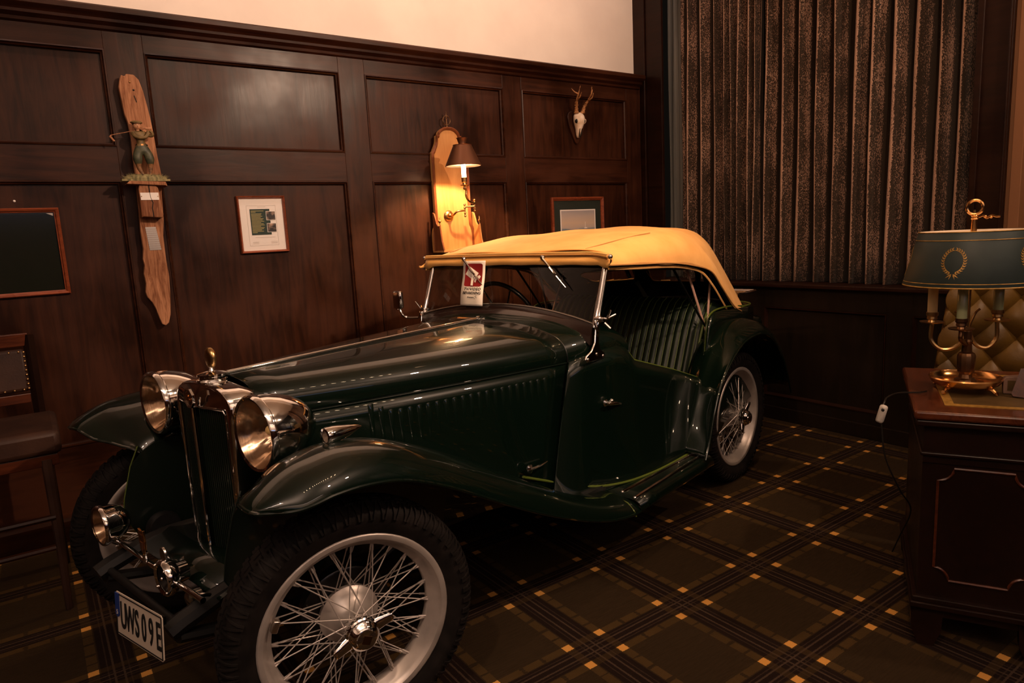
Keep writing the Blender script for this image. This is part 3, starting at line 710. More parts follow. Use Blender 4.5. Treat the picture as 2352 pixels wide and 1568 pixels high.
# ---- rear wings
def rwing(s):
    w=sub('rear_wing',CAR)
    # stations: crown x,z at y .60 ; outer x,z at y .70 ; inner x,z at y .545
    C_=[(.56,.315),(.50,.40),(.435,.53),(.36,.655),(.27,.755),(.15,.825),(.02,.853),(-.10,.848),(-.237,.800),(-.36,.742),(-.46,.66),(-.54,.53),(-.60,.40)]
    O_=[(.575,.30),(.535,.37),(.480,.50),(.41,.61),(.30,.70),(.17,.765),(.04,.785),(-.08,.78),(-.19,.745),(-.29,.68),(-.38,.59),(-.45,.48),(-.50,.385)]
    rows=[]
    for (xc,zc),(xo,zo) in zip(C_,O_):
        xi,zi=xc-(0.02 if xc>.1 else 0),zc-.004
        row=[(xo+(xo-xc)*.05,.705,zo),(xo,.702,zo+.012),(xo+(xc-xo)*.35,.692,zo+(zc-zo)*.42),(xo+(xc-xo)*.72,.668,zo+(zc-zo)*.80),(xc,.625,zc),(xc,.585,zc+.003),(xi,.545,zi),(xi,.50,zi-.012)]
        rows.append([Vector((a,b_*s,c_)) for a,b_,c_ in row])
    cols=[cat(c_,4) for c_ in zip(*rows)]; rr=[cat(r,2) for r in zip(*cols)]
    MB().grid(rr).build('wing_panel','paint',w,solid=.003,off=0,ang=180)
    MB().tube([r[0] for r in rr],.005,8).build('rolled_edge','paint',w)
    bd=[(.50,.36),(.40,.30)]
    P=[(.375,.262),(.318,.405),(.262,.547),(.19,.69),(.075,.788),(-.05,.835),(-.15,.842),(-.25,.83)]
    Q=[Vector((x,(yb(x,z)+.004)*s,z)) for x,z in P]
    MB().tube(cat(Q,4),.0045,8).build('wing_piping','bead',w)
    # inner surface closing the gap between crown and body
    rows=[[q,Vector((r[-1].x,r[-1].y,r[-1].z))] for q,r in zip(cat(Q,4),rr[8:8+29])]
    MB().grid([[q, (q+r)/2+Vector((0,.0,.004)), r] for q,r in [(a,b_) for a,b_ in rows]]).build('wing_inner','paint',w,ang=180)
both(rwing)
# ---------------------------------------------------------------- wheels
def make_wheel():
    w=sub('wheel',CAR)
    R=.342
    prof=[(.245,-.040),(.262,-.045),(.285,-.056),(.305,-.0585),(.320,-.055),(.330,-.047),(.336,-.035),(.340,-.018),(.342,0),(.340,.018),(.336,.035),(.330,.047),(.320,.055),(.305,.0585),(.285,.056),(.262,.045),(.245,.040)]
    t=MB().lathe(prof,72,'Y')
    # moulded tread: shoulder blocks, V-shaped, and centre ribs
    nb=60
    for k in range(nb):
        a=2*PI*(k+.5)/nb
        rt=Matrix.Rotation(-a,4,'Y')
        for s in (1,-1):
            for dx in (-1,1):
                b=MB(); rows=[]
                for (yy,zz,ny,nz,w0,w1) in ((.028,.3400,.1,1,.002,.006),(.040,.3360,.4,.9,.0035,.0085),(.050,.3285,.75,.66,.006,.0115),(.0570,.3175,.95,.3,.0085,.0140),(.0595,.3040,1,0,.0095,.0155)):
                    h=.0042
                    rows.append([(dx*w0,s*yy,zz),(dx*w0,s*(yy+ny*h),zz+nz*h),(dx*w1,s*(yy+ny*h),zz+nz*h),(dx*w1,s*yy,zz)])
                b.grid(rows,caps=True)
                b.xf(rt); t.add(b.v,b.f)
            b=MB().box((-.0035,s*.048-.006,.318),(.0035,s*.048+.006,.335)).xf(rt); 
        b=MB().box((-.0115,-.010,.338),(.0115,.010,.346)).xf(rt); t.add(b.v,b.f)
        for s in (1,-1):
            b=MB().box((-.013+.003*s,s*.0215-.007,.338),(.010+.003*s,s*.0215+.007,.3445)).xf(rt); t.add(b.v,b.f)
    t.build('tyre','rubber',w,ang=35)
    rp=[(.2435,.046),(.2555,.049),(.2600,.046),(.2605,.041),(.258,.037),(.251,.036),(.243,.034),(.238,.027),(.236,.018),(.226,.012),(.222,.004),(.222,-.004),(.226,-.012),(.236,-.018),(.238,-.027),(.243,-.034),(.251,-.036),(.258,-.037),(.2605,-.041),(.260,-.046),(.2555,-.049),(.2435,-.046),(.232,-.034),(.229,-.02),(.217,-.012),(.214,-.004),(.214,.004),(.217,.012),(.229,.02),(.232,.034),(.2435,.046)]
    MB().lathe(rp,72,'Y').build('rim','silver',w,ang=60)
    MB().lathe([(.0,-.045),(.078,-.045),(.082,-.040),(.082,-.028),(.074,-.022),(.068,-.012),(.058,.0),(.046,.012),(.040,.030),(.038,.052),(.042,.056),(.042,.066),(.030,.068),(0,.068)],40,'Y').build('hub','silver',w)
    # knock-off nut
    k=MB().lathe([(.044,.064),(.047,.070),(.046,.080),(.042,.083),(.042,.089),(.037,.093),(.034,.101),(.027,.105),(.026,.109),(0,.110)],36,'Y')
    for a in (0,PI):
        pts=[]
        e=MB(); rows=[]
        for rr,wd,th,yy in ((.034,.020,.018,.078),(.050,.018,.016,.080),(.065,.015,.012,.084),(.078,.014,.010,.087),(.086,.008,.006,.088)):
            rows.append([(rr,yy+th/2*math.sin(q),wd*math.cos(q)) for q in [2*PI*i/10 for i in range(10)]])
        e.grid(rows,closeu=True,caps=True).xf(Matrix.Rotation(a,4,'Y')); k.add(e.v,e.f)
    ko=k.build('knock_off_nut','chrome',w)
    MB().box((-.011,-.0008,-.011),(.011,.0008,.011),Matrix.Rotation(PI/4,3,'Y')).xf(Matrix.Translation((0,.1105,0))).build('nut_emblem','brassd',w,smooth=False)
    MB().lathe([(.0,-.09),(.118,-.09),(.125,-.085),(.125,-.052),(.118,-.048),(0,-.048)],40,'Y').build('brake_drum','black',w)
    # spokes: two meshes shared by all copies
    def spoke(r0,y0,a0,r1,y1,a1):
        p0=Vector((r0*math.sin(a0),y0,r0*math.cos(a0))); p1=Vector((r1*math.sin(a1),y1,r1*math.cos(a1)))
        d=(p1-p0).normalized(); pe=Vector((r0*1.0*math.sin(a0),y0-.012,r0*math.cos(a0)))
        return MB().tube([pe+(p0-pe)*.2,p0,p1-d*.022,p1-d*.021,p1],[.0018,.0018,.0018,.0030,.0030],6)
    def ringof(mb,n,off):
        f0=None
        for i in range(n):
            o=mb.build('spoke','silver',w) if f0 is None else copyobj(f0,w)
            f0=f0 or o; o.rotation_euler=(0,off+2*PI*i/n,0)
    for sg in (1,-1):
        ringof(spoke(.040,.054,0,.219,.006,sg*.78),12,.13*sg)
        ringof(spoke(.078,-.030,0,.219,-.006,sg*.50),12,.13*sg+.26)
        ringof(spoke(.078,-.036,0,.217,.010,sg*.36),12,.05*sg)
    return w
wh=make_wheel()
wh.location=(2.355,.538,.342); wh.rotation_mode='XYZ'
wh.rotation_euler=(-.06,.35,-.315)
MB().box((-.016,.036,-.232),(.016,.054,-.215)).build('balance_weight','alu',wh,bevel=.003,rot=(0,-2.3,0))
w2=copytree(wh,CAR); w2.location=(-.03,.552,.342); w2.rotation_euler=(0,1.0,0)
w3=copytree(wh,CAR); w3.location=(2.355,-.552,.342); w3.rotation_euler=(.06,.2,PI-.30)
w4=copytree(wh,CAR); w4.location=(-.03,-.552,.342); w4.rotation_euler=(0,.6,PI)
w5=copytree(wh,CAR); w5.location=(-.71,0,.62); w5.rotation_euler=(0,.3,PI/2); w5.name='spare_wheel'
# ---------------------------------------------------------------- chassis and front details
ch=sub('chassis',CAR)
for s in (1,-1):
    MB().tube(cat([(2.72,.26*s,.38),(2.66,.26*s,.40),(2.5,.26*s,.43),(2.2,.27*s,.40),(1.6,.32*s,.36),(-.3,.36*s,.36),(-.55,.36*s,.40)],4),.028,8).build('side_rail','chassis',ch)
    MB().tube(cat([(2.70,.26*s,.36),(2.5,.26*s,.31),(2.355,.26*s,.295),(2.1,.26*s,.31),(1.9,.26*s,.36)],4),.016,8,flat=1.6).build('leaf_spring','chassis',ch)
    MB().lathe([(0,-.02),(.05,-.02),(.055,0),(.05,.02),(0,.02)],20,'Y',(2.50,.30*s,.44)).build('damper','chassis',ch)
MB().tube([(2.355,-.46,.30),(2.355,-.2,.26),(2.355,.2,.26),(2.355,.46,.30)],.022,10).build('front_axle','chassis',ch)
MB().tube([(-.03,-.50,.342),(-.03,.5,.342)],.03,10).build('rear_axle','chassis',ch)
MB().tube([(2.49,.0,.415),(2.50,.075,.412)],.011,10).sphere((2.49,0,.415),.014).build('tie_bar','chrome',ch)
MB().tube([(2.69,-.27,.385),(2.69,.27,.385)],.011,10).build('cross_tube','chassis',ch)
MB().grid([[(2.60,-.30,.43),(2.60,.30,.43)],[(2.50,-.30,.455),(2.50,.30,.455)],[(2.42,-.30,.44),(2.42,.30,.44)]]).build('apron','paint',ch,solid=.003)
MB().tube([(2.645,-.31,.452),(2.645,.31,.452)],.008,12).build('badge_bar','chrome',CAR)
for s in (1,-1): MB().tube([(2.645,.27*s,.452),(2.60,.265*s,.43),(2.56,.26*s,.42)],.008,8).build('bar_bracket','chrome',CAR)
f=sub('fog_lamp',CAR,(2.690,-.275,.520))
MB().lathe([(.056,.004),(.061,.004),(.064,0),(.064,-.008),(.060,-.014),(.058,-.035),(.046,-.062),(.024,-.080),(0,-.084)],36,'X').build('shell','chrome',f)
MB().lathe([(.056,.002),(.04,-.03),(.015,-.045),(0,-.046)],28,'X').build('reflector','lampref',f)
rows=[[(.006+.010*(1-(i/10)**2)+.001*math.cos(.056*i/10*math.cos(2*PI*k/40)*500),.056*i/10*math.cos(2*PI*k/40),.056*i/10*math.sin(2*PI*k/40)) for k in range(40)] for i in range(11)]
MB().grid(rows,closeu=True).build('lens','lensmat',f)
MB().tube([(-.03,0,-.055),(-.045,0,-.068)],.012,10).build('foot','chrome',f)
h=sub('horn',CAR,(2.665,.118,.462))
MB().lathe([(.036,.004),(.046,.008),(.052,.002),(.053,-.008),(.048,-.022),(.030,-.035),(.028,-.06),(0,-.06)],36,'X').build('body','chrome',h)
MB().lathe([(.036,.002),(.02,-.012),(.012,-.006),(0,-.006)],28,'X').build('diaphragm','black',h)
MB().sphere((0.004,0,0),.006,10,8).build('centre_screw','chrome',h)
for k in range(4):
    a=PI/4+k*PI/2; MB().sphere((.008,.044*math.cos(a),.044*math.sin(a)),.0045,8,6).build('rim_screw','chrome',h)
MB().prism([(.018*math.cos(a)*1.0,.066+.022*math.sin(a)) for a in [2*PI*i/16 for i in range(16)]],-.012,-.004,'YZ').build('top_tab','chromer',h,bevel=.002)
MB().lathe([(0,-.03),(.020,-.03),(.024,0),(.018,.006),(0,.008)],20,'X',(-.02,.105,-.035)).build('trumpet_mouth','chromer',h)
# club badge on the bar
cb=sub('club_badge',CAR,(2.652,-.045,.518))
sh=[(-.019,.038),(0,.034),(.019,.038),(.021,.005),(.017,-.022),(0,-.040),(-.017,-.022),(-.021,.005)]
MB().prism(sh,-.003,.003,'YZ').build('shield','gold',cb,smooth=False,bevel=.001)
MB().prism([(-.012,.024),(.012,.024),(.012,.006),(-.012,.006)],.0028,.0042,'YZ').build('shield_field','brassd',cb,smooth=False)
MB().prism([(-.012,.0),(.012,.0),(.009,-.02),(0,-.028),(-.009,-.02)],.0028,.0042,'YZ').build('shield_field','copper',cb,smooth=False)
MB().tube([(0,0,-.038),(0,0,-.066)],.006,8).build('stem','chrome',cb)
# number plate
np_=sub('number_plate',CAR,(2.793,.293,.452),(0,0,.0)); 
ex=Vector((-.020,.240,.004)).normalized(); ez=Vector((-.09,0,1)); ez=(ez-ex*ez.dot(ex)).normalized(); en=ex.cross(ez)
np_.rotation_euler=Matrix((ex,-en,ez)).transposed().to_euler()
# local: x along plate (car left), -y forward normal, z up
MB().prism([(-.1195,-.05),(-.1135,-.056),(.1135,-.056),(.1195,-.05),(.1195,.05),(.1135,.056),(-.1135,.056),(-.1195,.05)],-.002,.0,'XZ').build('plate','platew',np_,smooth=False)
tp=lambda x,z:Matrix(((1,0,0,x),(0,0,-1,-.0025),(0,1,0,z),(0,0,0,1)))
rows=[[(-.116,-.0022,-.0525),(.116,-.0022,-.0525),(.116,-.0022,.0525),(-.116,-.0022,.0525)],[(-.116,-.0035,-.0525),(.116,-.0035,-.0525),(.116,-.0035,.0525),(-.116,-.0035,.0525)],[(-.1135,-.0035,-.050),(.1135,-.0035,-.050),(.1135,-.0035,.050),(-.1135,-.0035,.050)],[(-.1135,-.0022,-.050),(.1135,-.0022,-.050),(.1135,-.0022,.050),(-.1135,-.0022,.050)]]
MB().grid(rows,closeu=True).build('plate_rim','ink',np_,smooth=False)
MB().prism([(-.1185,.053),(-.1185,-.002),(-.112,-.008),(-.104,-.008),(-.098,-.002),(-.098,.053)],-.0045,-.002,'XZ').build('blue_band','blue',np_,smooth=False)
text('band_letter','S',.018,'platew',np_,tp(-.108,.004)@Matrix.Translation((0,0,.0022)),.0004)
for i,chh in enumerate('UWS09E'):
    text('plate_character',chh,.096,'ink',np_,tp(-.078+i*.0355,-.002),.0012,.48,0,.0012)
MB().box((-.03,.002,-.01),(.03,.05,.01)).build('plate_bracket','black',np_,smooth=False)
# ---------------------------------------------------------------- windscreen
ws=sub('windscreen',CAR)
def wx(z): return 1.118-(z-.985)*.36
for s in (1,-1):
    MB().tube([(wx(.965),.503*s,.965),(wx(1.24),.503*s,1.24)],[.0095,.0085],12,flat=1.25).build('pillar','chrome',ws)
    MB().tube([(wx(.975)-.004,.515*s,.975),(wx(1.2)-.004,.514*s,1.2)],.0045,8).build('pillar_rib','chrome',ws)
bot=[(y,1.036-.055*(y/.5)**2-.004*(abs(y)/.5)**4) for y in [-.5+i*.05 for i in range(21)]]
rows=[]
for y,z in bot:
    zc=lin([0,.26,.44,.49,.51],[1.006,.996,.958,.93,.90],abs(y))
    rows.append([(wx(z)+.010,y,z-.002),(wx(z)+.004,y,z+.005),(wx(z)-.008,y,z+.004),(wx(z)-.016,y,zc-.01),(1.155,y,zc-.016),(wx(z)+.030,y,min(z-.016,zc+.012)),(wx(z)+.014,y,z-.012)])
MB().grid(rows,closeu=True,caps=True).build('bottom_rail','railp',ws)
MB().tube([(wx(1.24),-.503,1.243),(wx(1.24),.503,1.243)],.009,10).build('top_rail','black',ws)
MB().tube([(wx(z)+.006,y,z+.004) for y,z in bot],.0045,8).build('bottom_bead','chromer',ws)
MB().grid([[(wx(z),y,z) for y,z in bot],[(wx(1.24),y,1.24) for y,z in bot]]).build('glass','glass',ws)
MB().tube([(wx(1.20),-.49,1.205),(wx(1.20),.49,1.205)],.004,6).build('glass_channel','black',ws)
for y0,y1 in ((-.268,-.115),(.203,.350)):
    MB().lathe([(0,-.012),(.011,-.012),(.012,.008),(.006,.014),(0,.014)],12,'X',(1.052,y0,1.238)).tube([(1.06,y0,1.238),(1.075,y0+.06,1.19),(1.09,(y0+y1)/2+.02,1.172)],[.006,.004,.003],6).tube([(1.078,y0+.05,1.198),(1.098,y1,1.118)],[.004,.0022],6).build('wiper','chromer',ws)
def bracket(s):
    b=sub('windscreen_bracket',CAR)
    y=.512*s
    pl=[(1.205,.848),(1.195,.840),(1.10,.838),(1.085,.848),(1.09,.862),(1.125,.880),(1.128,.90),(1.122,.985),(1.098,.985),(1.105,.90),(1.14,.888),(1.16,.885)]
    pl=[(1.208,.850),(1.198,.838),(1.085,.836),(1.072,.846),(1.076,.860),(1.105,.878),(1.113,.905),(1.104,.99),(1.130,.992),(1.140,.91),(1.165,.878),(1.200,.864)]
    MB().prism(pl,y-.004,y+.005,'XZ').build('foot_plate','chrome',b,bevel=.003)
    for x,z in ((1.192,.850),(1.132,.862),(1.088,.848)): MB().sphere((x,y+.006*s,z),.007,10,8,(1,.5,1)).build('screw','chrome',b)
    MB().lathe([(0,-.01),(.014,-.01),(.014,.012),(.009,.016),(.009,.03),(0,.03)],14,'Y',(1.11,y,.998)).build('pivot','chrome',b).scale=(1,1,1)
    MB().tube([(1.11,y,.998),(1.10,y+.035*s,1.0),(1.075,y+.06*s,1.015)],[.008,.006,.005],8).tube([(1.11,y+.03*s,.985),(1.10,y+.05*s,.962)],.006,8).tube([(1.10,y+.035*s,1.0),(1.11,y+.06*s,1.035)],[.005,.003],8).build('wing_nut','chrome',b)
    MB().tube(cat([(1.12,y,.93),(1.128,y+.006*s,.955),(1.13,y,.985)],4),.006,8).build('loop','chrome',b)
both(bracket)
m=sub('door_mirror',CAR)
MB().tube(cat([(1.16,-.50,.965),(1.18,-.56,.965),(1.20,-.575,.985),(1.20,-.60,1.035)],5),.006,8).build('arm','chrome',m)
MB().cbox((1.20,-.598,1.052),(.020,.06,.088)).build('housing','chrome',m,bevel=.008)
MB().cbox((1.1885,-.598,1.052),(.003,.05,.074)).build('mirror_glass','darkglass',m,smooth=False)
MB().lathe([(0,-.008),(.010,-.008),(.010,.008),(0,.008)],12,'Y',(1.19,-.615,1.01)).build('arm_knob','chrome',m)
# steering wheel
sw=sub('steering_wheel',CAR,(.82,-.235,.925),(0,math.radians(-68),0))
MB().tube([(.20*math.cos(a),.20*math.sin(a),0) for a in [2*PI*i/40 for i in range(40)]],.011,10,closed=True).build('rim','black',sw)
for a in (.5,PI-.5,PI+.5,-.5): MB().tube([(0,0,-.02),(.19*math.cos(a),.19*math.sin(a),0)],.005,6).build('spoke','chromer',sw)
MB().lathe([(0,.01),(.03,.005),(.035,-.02),(0,-.03)],20).build('boss','black',sw)
MB().tube([(0,0,-.02),(0,0,-.25)],.014,8).build('column','black',sw)
# seats
se=sub('bench_seat',CAR)
def seatback():
    n=26; mb=MB(); rows=[]
    for j in range(n*6+1):
        y=-.50+1.0*j/(n*6); fl=abs(math.sin(PI*j/6)); row=[]
        edge=1-min(1,(.5-abs(y))/.07); ed=edge*edge*.05
        for z,x in ((.42,.40),(.52,.335),(.62,.28),(.72,.235),(.82,.19),(.90,.14),(.945,.095),(.965,.045),(.955,-.01)):
            row.append((x-.012*(1-fl)-ed*1.2,y,z-(ed*.9 if z>.85 else 0)))
        rows.append(row)
    mb.grid(rows); return mb
n=26
seatback().build('seat_back','leatherg',se,ang=180,solid=.02)
for j in range(1,n):
    y=-.50+j/n; 
    if abs(y)>.485: continue
    e=max(0,1-(.5-abs(y))/.07)**2*.05
    MB().tube([(x-.009-e*1.2,y,z-(e*.9 if z>.85 else 0)) for z,x in ((.42,.40),(.52,.335),(.62,.28),(.72,.235),(.82,.19),(.90,.14),(.945,.095),(.967,.045))],.0024,5).build('seat_piping','stitch',se)
MB().tube(cat([(.39,.502,.42),(.28,.500,.62),(.19,.497,.80),(.12,.490,.885),(.03,.475,.935),(-.02,.47,.935)],4),.006,8).build('edge_piping','stitch',se)
MB().box((.30,-.49,.34),(.82,.49,.50)).build('cushion','leatherg',se,bevel=.03)
# ---------------------------------------------------------------- hood (soft top)
hd=sub('fabric_hood',CAR)
L0=[(0,[(1.035,1.262),(.85,1.300),(.6,1.334),(.25,1.345),(-.1,1.335),(-.28,1.290),(-.42,1.17),(-.52,1.03),(-.58,.91)]),
 (.28,[(1.035,1.262),(.85,1.297),(.6,1.328),(.25,1.336),(-.08,1.318),(-.25,1.265),(-.38,1.15),(-.48,1.02),(-.545,.90)]),
 (.42,[(1.035,1.259),(.85,1.290),(.6,1.318),(.32,1.312),(.08,1.272),(-.09,1.205),(-.22,1.11),(-.34,1.0),(-.44,.895)]),
 (.485,[(1.037,1.252),(.85,1.276),(.6,1.302),(.38,1.290),(.18,1.240),(.05,1.165),(-.07,1.07),(-.20,.975),(-.33,.89)]),
 (.525,[(1.045,1.240),(.85,1.252),(.6,1.268),(.40,1.252),(.20,1.200),(.08,1.125),(-.04,1.03),(-.15,.945),(-.25,.888)]),
 (.548,[(1.055,1.222),(.85,1.222),(.6,1.228),(.40,1.205),(.21,1.155),(.09,1.075),(-.02,.995),(-.11,.925),(-.19,.884)]),
 (.556,[(1.085,1.205),(.85,1.194),(.6,1.182),(.38,1.155),(.20,1.115),(.09,1.035),(.0,.965),(-.08,.910),(-.16,.880)])]
def hoodrows(dy=0,dn=0):
    rows=[]
    for sgn in (-1,1):
        seq=L0[::-1] if sgn<0 else L0[1:]
        for y,c_ in seq: rows.append([Vector((x,y*sgn,z)) for x,z in c_])
    rows=[cat(r,12) for r in rows]
    cols=[cat(list(c_),5) for c_ in zip(*rows)]
    return cols     # each col: across, list front->rear
cols=hoodrows()
# gentle sag/wrinkles
def wr(p):
    return p+Vector((0,0,.004*math.sin(p.x*9+p.y*4)*math.cos(p.y*7)+.003*math.sin(p.x*17-p.y*11)))
cols=[[wr(p) for p in c_] for c_ in cols]
PANES=[(-.46,-.255,1.016,1.082),(-.175,.150,1.004,1.080)]
def inpane(c):
    return c.x<-.15 and any(y0<c.y<y1 and z0<c.z<z1 for y0,y1,z0,z1 in PANES)
def cutgrid(g):
    mb=MB(); mb.grid(g); mb.f=[f for f in mb.f if not inpane(sum((Vector(mb.v[i]) for i in f),Vector())/len(f))]; return mb
cutgrid(cols).build('canopy','canvas',hd,solid=.004,off=0,ang=180)
inn=[[p-Vector((0,p.y*.02,.008+.004*(abs(p.y)>.5))) for p in c_[1:-1]] for c_ in cols]
cutgrid(inn).build('lining','lining',hd,ang=180)
# header roll and drape
hr=[(1.043,y,1.252-.004*(y/.5)**2) for y in [-.545+i*.1 for i in range(11)]]+[(1.062,.535,1.240)]
MB().tube(cat([Vector(p) for p in hr],3),[.010]*31,10).build('header_roll','canvas',hd) if len(cat([Vector(p) for p in hr],3))==31 else MB().tube(cat([Vector(p) for p in hr],3),.010,10).build('header_roll','canvas',hd)
for dz,dx in ((.006,.008),(-.003,.011)): MB().tube(cat([Vector((p[0]+dx,p[1],p[2]+dz)) for p in hr],3),.0014,5).build('roll_stitching','seam',hd)
MB().sphere((1.066,.548,1.238),.010,12,8).build('end_cap','chrome',hd); MB().sphere((1.05,-.552,1.246),.009,12,8).build('end_cap','chrome',hd)
rows=[]
for k in range(41):
    y=-.54+k*1.08/40; dz=.034+.0012*math.sin(k*.9)+(.012 if abs(y)>.5 else 0)
    rows.append([(1.050,y,1.243-.01*abs(y)),(1.058,y,1.228-.01*abs(y)),(1.060,y,1.243-dz-.006*abs(y))])
MB().grid(rows).build('front_drape','canvas',hd,solid=.003,ang=180)
# seam across the top corner and side flap trim
for s in (1,-1):
    P=[(1.02,.40,1.266),(.86,.425,1.288),(.70,.44,1.306),(.58,.445,1.314)]
    MB().tube(cat([Vector((a,b_*s,c_+.003)) for a,b_,c_ in P],5),.0022,6,flat=.6).build('top_seam','seam',hd)
    P=[(1.06,.535,1.192),(.85,.542,1.180),(.6,.542,1.168),(.42,.542,1.150),(.26,.54,1.115),(.13,.535,1.04),(.03,.53,.965),(-.05,.525,.905)]
    MB().tube(cat([Vector((a,b_*s,c_)) for a,b_,c_ in P],5),[.0065]*36,8,flat=.5).build('inner_flap','canvas',hd)
    P=[(1.085,.557,1.206),(.85,.558,1.195),(.6,.558,1.183),(.38,.558,1.156),(.20,.558,1.116),(.09,.558,1.036),(.0,.558,.966),(-.08,.558,.911),(-.16,.558,.881)]
    MB().tube(cat([Vector((a,b_*s,c_)) for a,b_,c_ in P],5),.0035,6).build('hem','seam',hd)
    MB().tube([(.272,.46*s,1.150),(.142,.50*s,.818)],.0085,8,flat=.6).build('hood_iron','ironp',hd)
    MB().tube([(.018,.47*s,1.105),(.130,.50*s,.818)],.0085,8,flat=.6).build('hood_iron','ironp',hd)
    MB().tube([(.75,.45*s,1.27),(.45,.48*s,1.16),(.142,.50*s,.83)],.006,8).build('hood_iron','black',hd)
for x,z in ((.75,1.30),(.30,1.325),(-.12,1.295)): MB().tube([(x,-.44,z-.17),(x,-.40,z-.09),(x,-.28,z-.035),(x,.28,z-.035),(x,.40,z-.09),(x,.44,z-.17)],.009,8).build('hood_bow','black',hd)
# rear windows (clear panes set in the rear curtain)
MB().grid([[(-.285-(1.13-z)*.75,y,z) for y in (-.54,-.3,0,.3,.52)] for z in (1.24,1.10)]).build('rear_curtain','lining',hd,solid=.003) if False else None
def surfx(y,z):
    xs=[];ys=[]
    for yy,c_ in L0[:5]:
        q=c_[4:]; xs.append(lin([p[1] for p in q][::-1],[p[0] for p in q][::-1],z)); ys.append(yy)
    return lin(ys,xs,abs(y))
def pane(y0,y1,z0,z1):
    pts=[]; r=.02
    for cx,cz,a0 in ((y1-r,z1-r,0),(y0+r,z1-r,PI/2),(y0+r*1.6,z0+r,PI),(y1-r*1.6,z0+r,1.5*PI)):
        for k in range(5):
            a=a0+k*PI/8; pts.append((cx+r*math.cos(a),cz+r*math.sin(a)))
    P=[Vector((surfx(y,z)+.016,y,z)) for y,z in pts]
    n=12
    MB().grid([[(surfx(y0+(y1-y0)*k/n,z)+.010,y0+(y1-y0)*k/n,z) for k in range(n+1)] for z in (z0,(z0+z1)/2,z1)]).build('rear_window','clear',hd)
    # lining frame around the pane and its trim
    M2=[Vector((surfx(y,z)+.014,(y0+y1)/2+(y-(y0+y1)/2)*1.12+(.012 if y>(y0+y1)/2 else -.012),(z0+z1)/2+(z-(z0+z1)/2)*1.5)) for y,z in pts]
    MB().grid([P,M2],closeu=True).build('window_surround','lining',hd,solid=.002)
    MB().tube(P,.0035,6,closed=True).build('window_trim','canvas',hd)
for q in PANES: pane(*q)
# luggage rack
lr=sub('luggage_rack',CAR)
for i in range(5): MB().tube([(-.60-i*.055,-.36,.925),(-.60-i*.055,.36,.925)],.006,8).build('rack_rail','chrome',lr)
for s in (1,-1): MB().tube([(-.56,.36*s,.92),(-.84,.36*s,.92)],.008,8).tube([(-.6,.3*s,.92),(-.5,.3*s,.80)],.008,8).build('rack_side','chrome',lr)
for s in (1,-1):
    t_=sub('tail_lamp',CAR,(-.58,.50*s,.70)); MB().lathe([(0,-.03),(.028,-.03),(.03,-.02),(.024,.02),(0,.035)],20,'X').build('shell','chrome',t_)
# surveillance sign on the windscreen
sg=empty('surveillance_sign',(0,0,0),0,'white paper hanger with red camera pictogram and TV/VIDEO BEVAKNING, hanging on the windscreen','sign'); 
MC=CAR.matrix_basis.copy() if False else Matrix.Translation((2.7644,2.7163,0))@Matrix.Rotation(math.radians(193.1915),4,'Z')
# plane local: x to the image right (car +y), z up, facing car +x ; lean with windscreen
Lo=Matrix.Translation((1.100,-.305,1.012))@Matrix(((0,1,0,0),(1,0,0,0),(0,0,1,0),(0,0,0,1)))
Lo=Matrix.Translation((1.118,-.192,1.026))@Matrix.Rotation(PI/2,4,'Z')@Matrix.Rotation(math.radians(-19.5),4,'X')@Matrix.Diagonal((1.36,1,.91,1))
sg.matrix_world=MC@Lo
# local frame: x = car +y, y = -car x (away), z up along glass.  front face at y<0
hgt=.232
def wob(z,x=0): 
    t=z/hgt; return (.006*math.sin(t*5.2+.6), -.012-.008*math.sin(t*6.5))
rows=[]
for k in range(25):
    z=hgt*k/24; dx,dy=wob(z); hw=.052
    if k>=20 : hw=.052
    rows.append([(dx-hw+.010*(1-z/hgt)*-1+.0,dy,z),(dx,dy-.001,z),(dx+hw-.010*(1-z/hgt),dy,z)])
def sgx(x,z):
    dx,dy=wob(z); return dx+x+.016*(1-z/hgt)
rows=[[(sgx(x,hgt*k/24),wob(hgt*k/24)[1],hgt*k/24) for x in (-.052,-.02,.02,.052)] for k in range(25)]
MB().grid(rows).build('paper','white',sg,solid=.0006,ang=180)
def onsign(pts,nm,m,off=-.0016):
    # fine polygon strip following the paper
    mb=MB(); v=[(sgx(x,z),wob(z)[1]+off,z) for x,z in pts]; mb.add(v,[tuple(range(len(v)))])
    return mb.build(nm,m,sg,smooth=False)
def rr_(x0,x1,z0,z1,r=.008,n=12):
    # rounded rectangle as strip rows
    rows=[]
    for k in range(n+1):
        z=z0+(z1-z0)*k/n; e=min(z-z0,z1-z); ins=r-math.sqrt(max(0,r*r-(r-e)**2)) if e<r else 0
        rows.append([(sgx(x0+ins,z),wob(z)[1]-.0014,z),(sgx(x1-ins,z),wob(z)[1]-.0014,z)])
    return MB().grid(rows)
rr_(-.041,.041,.098,.218,n=24).build('red_square','red',sg,smooth=False)
onsign([(-.038,.164),(-.020,.204),(.024,.170),(.004,.131),(-.008,.139)],'camera_shape','white',-.0024)
onsign([(.018,.160),(.024,.170),(.010,.112),(.006,.118)][::-1] if False else [(.006,.130),(.022,.160),(.012,.118),(.008,.122)],'camera_shape','white',-.0024)
onsign([(.020,.150),(.027,.161),(.035,.152),(.028,.138)],'camera_lens','white',-.0024)
onsign([(-.006,.102),(-.006,.150),(.005,.150),(.005,.102)],'pictogram_figure','white',-.0062)
circ=[(.0+.0085*math.cos(a),.157+.011*math.sin(a)) for a in [2*PI*i/16 for i in range(16)]]
onsign([(x*1.25,.157+(z-.157)*1.2) for x,z in circ],'pictogram_outline','red',-.0056); onsign(circ,'pictogram_head','white',-.0062)
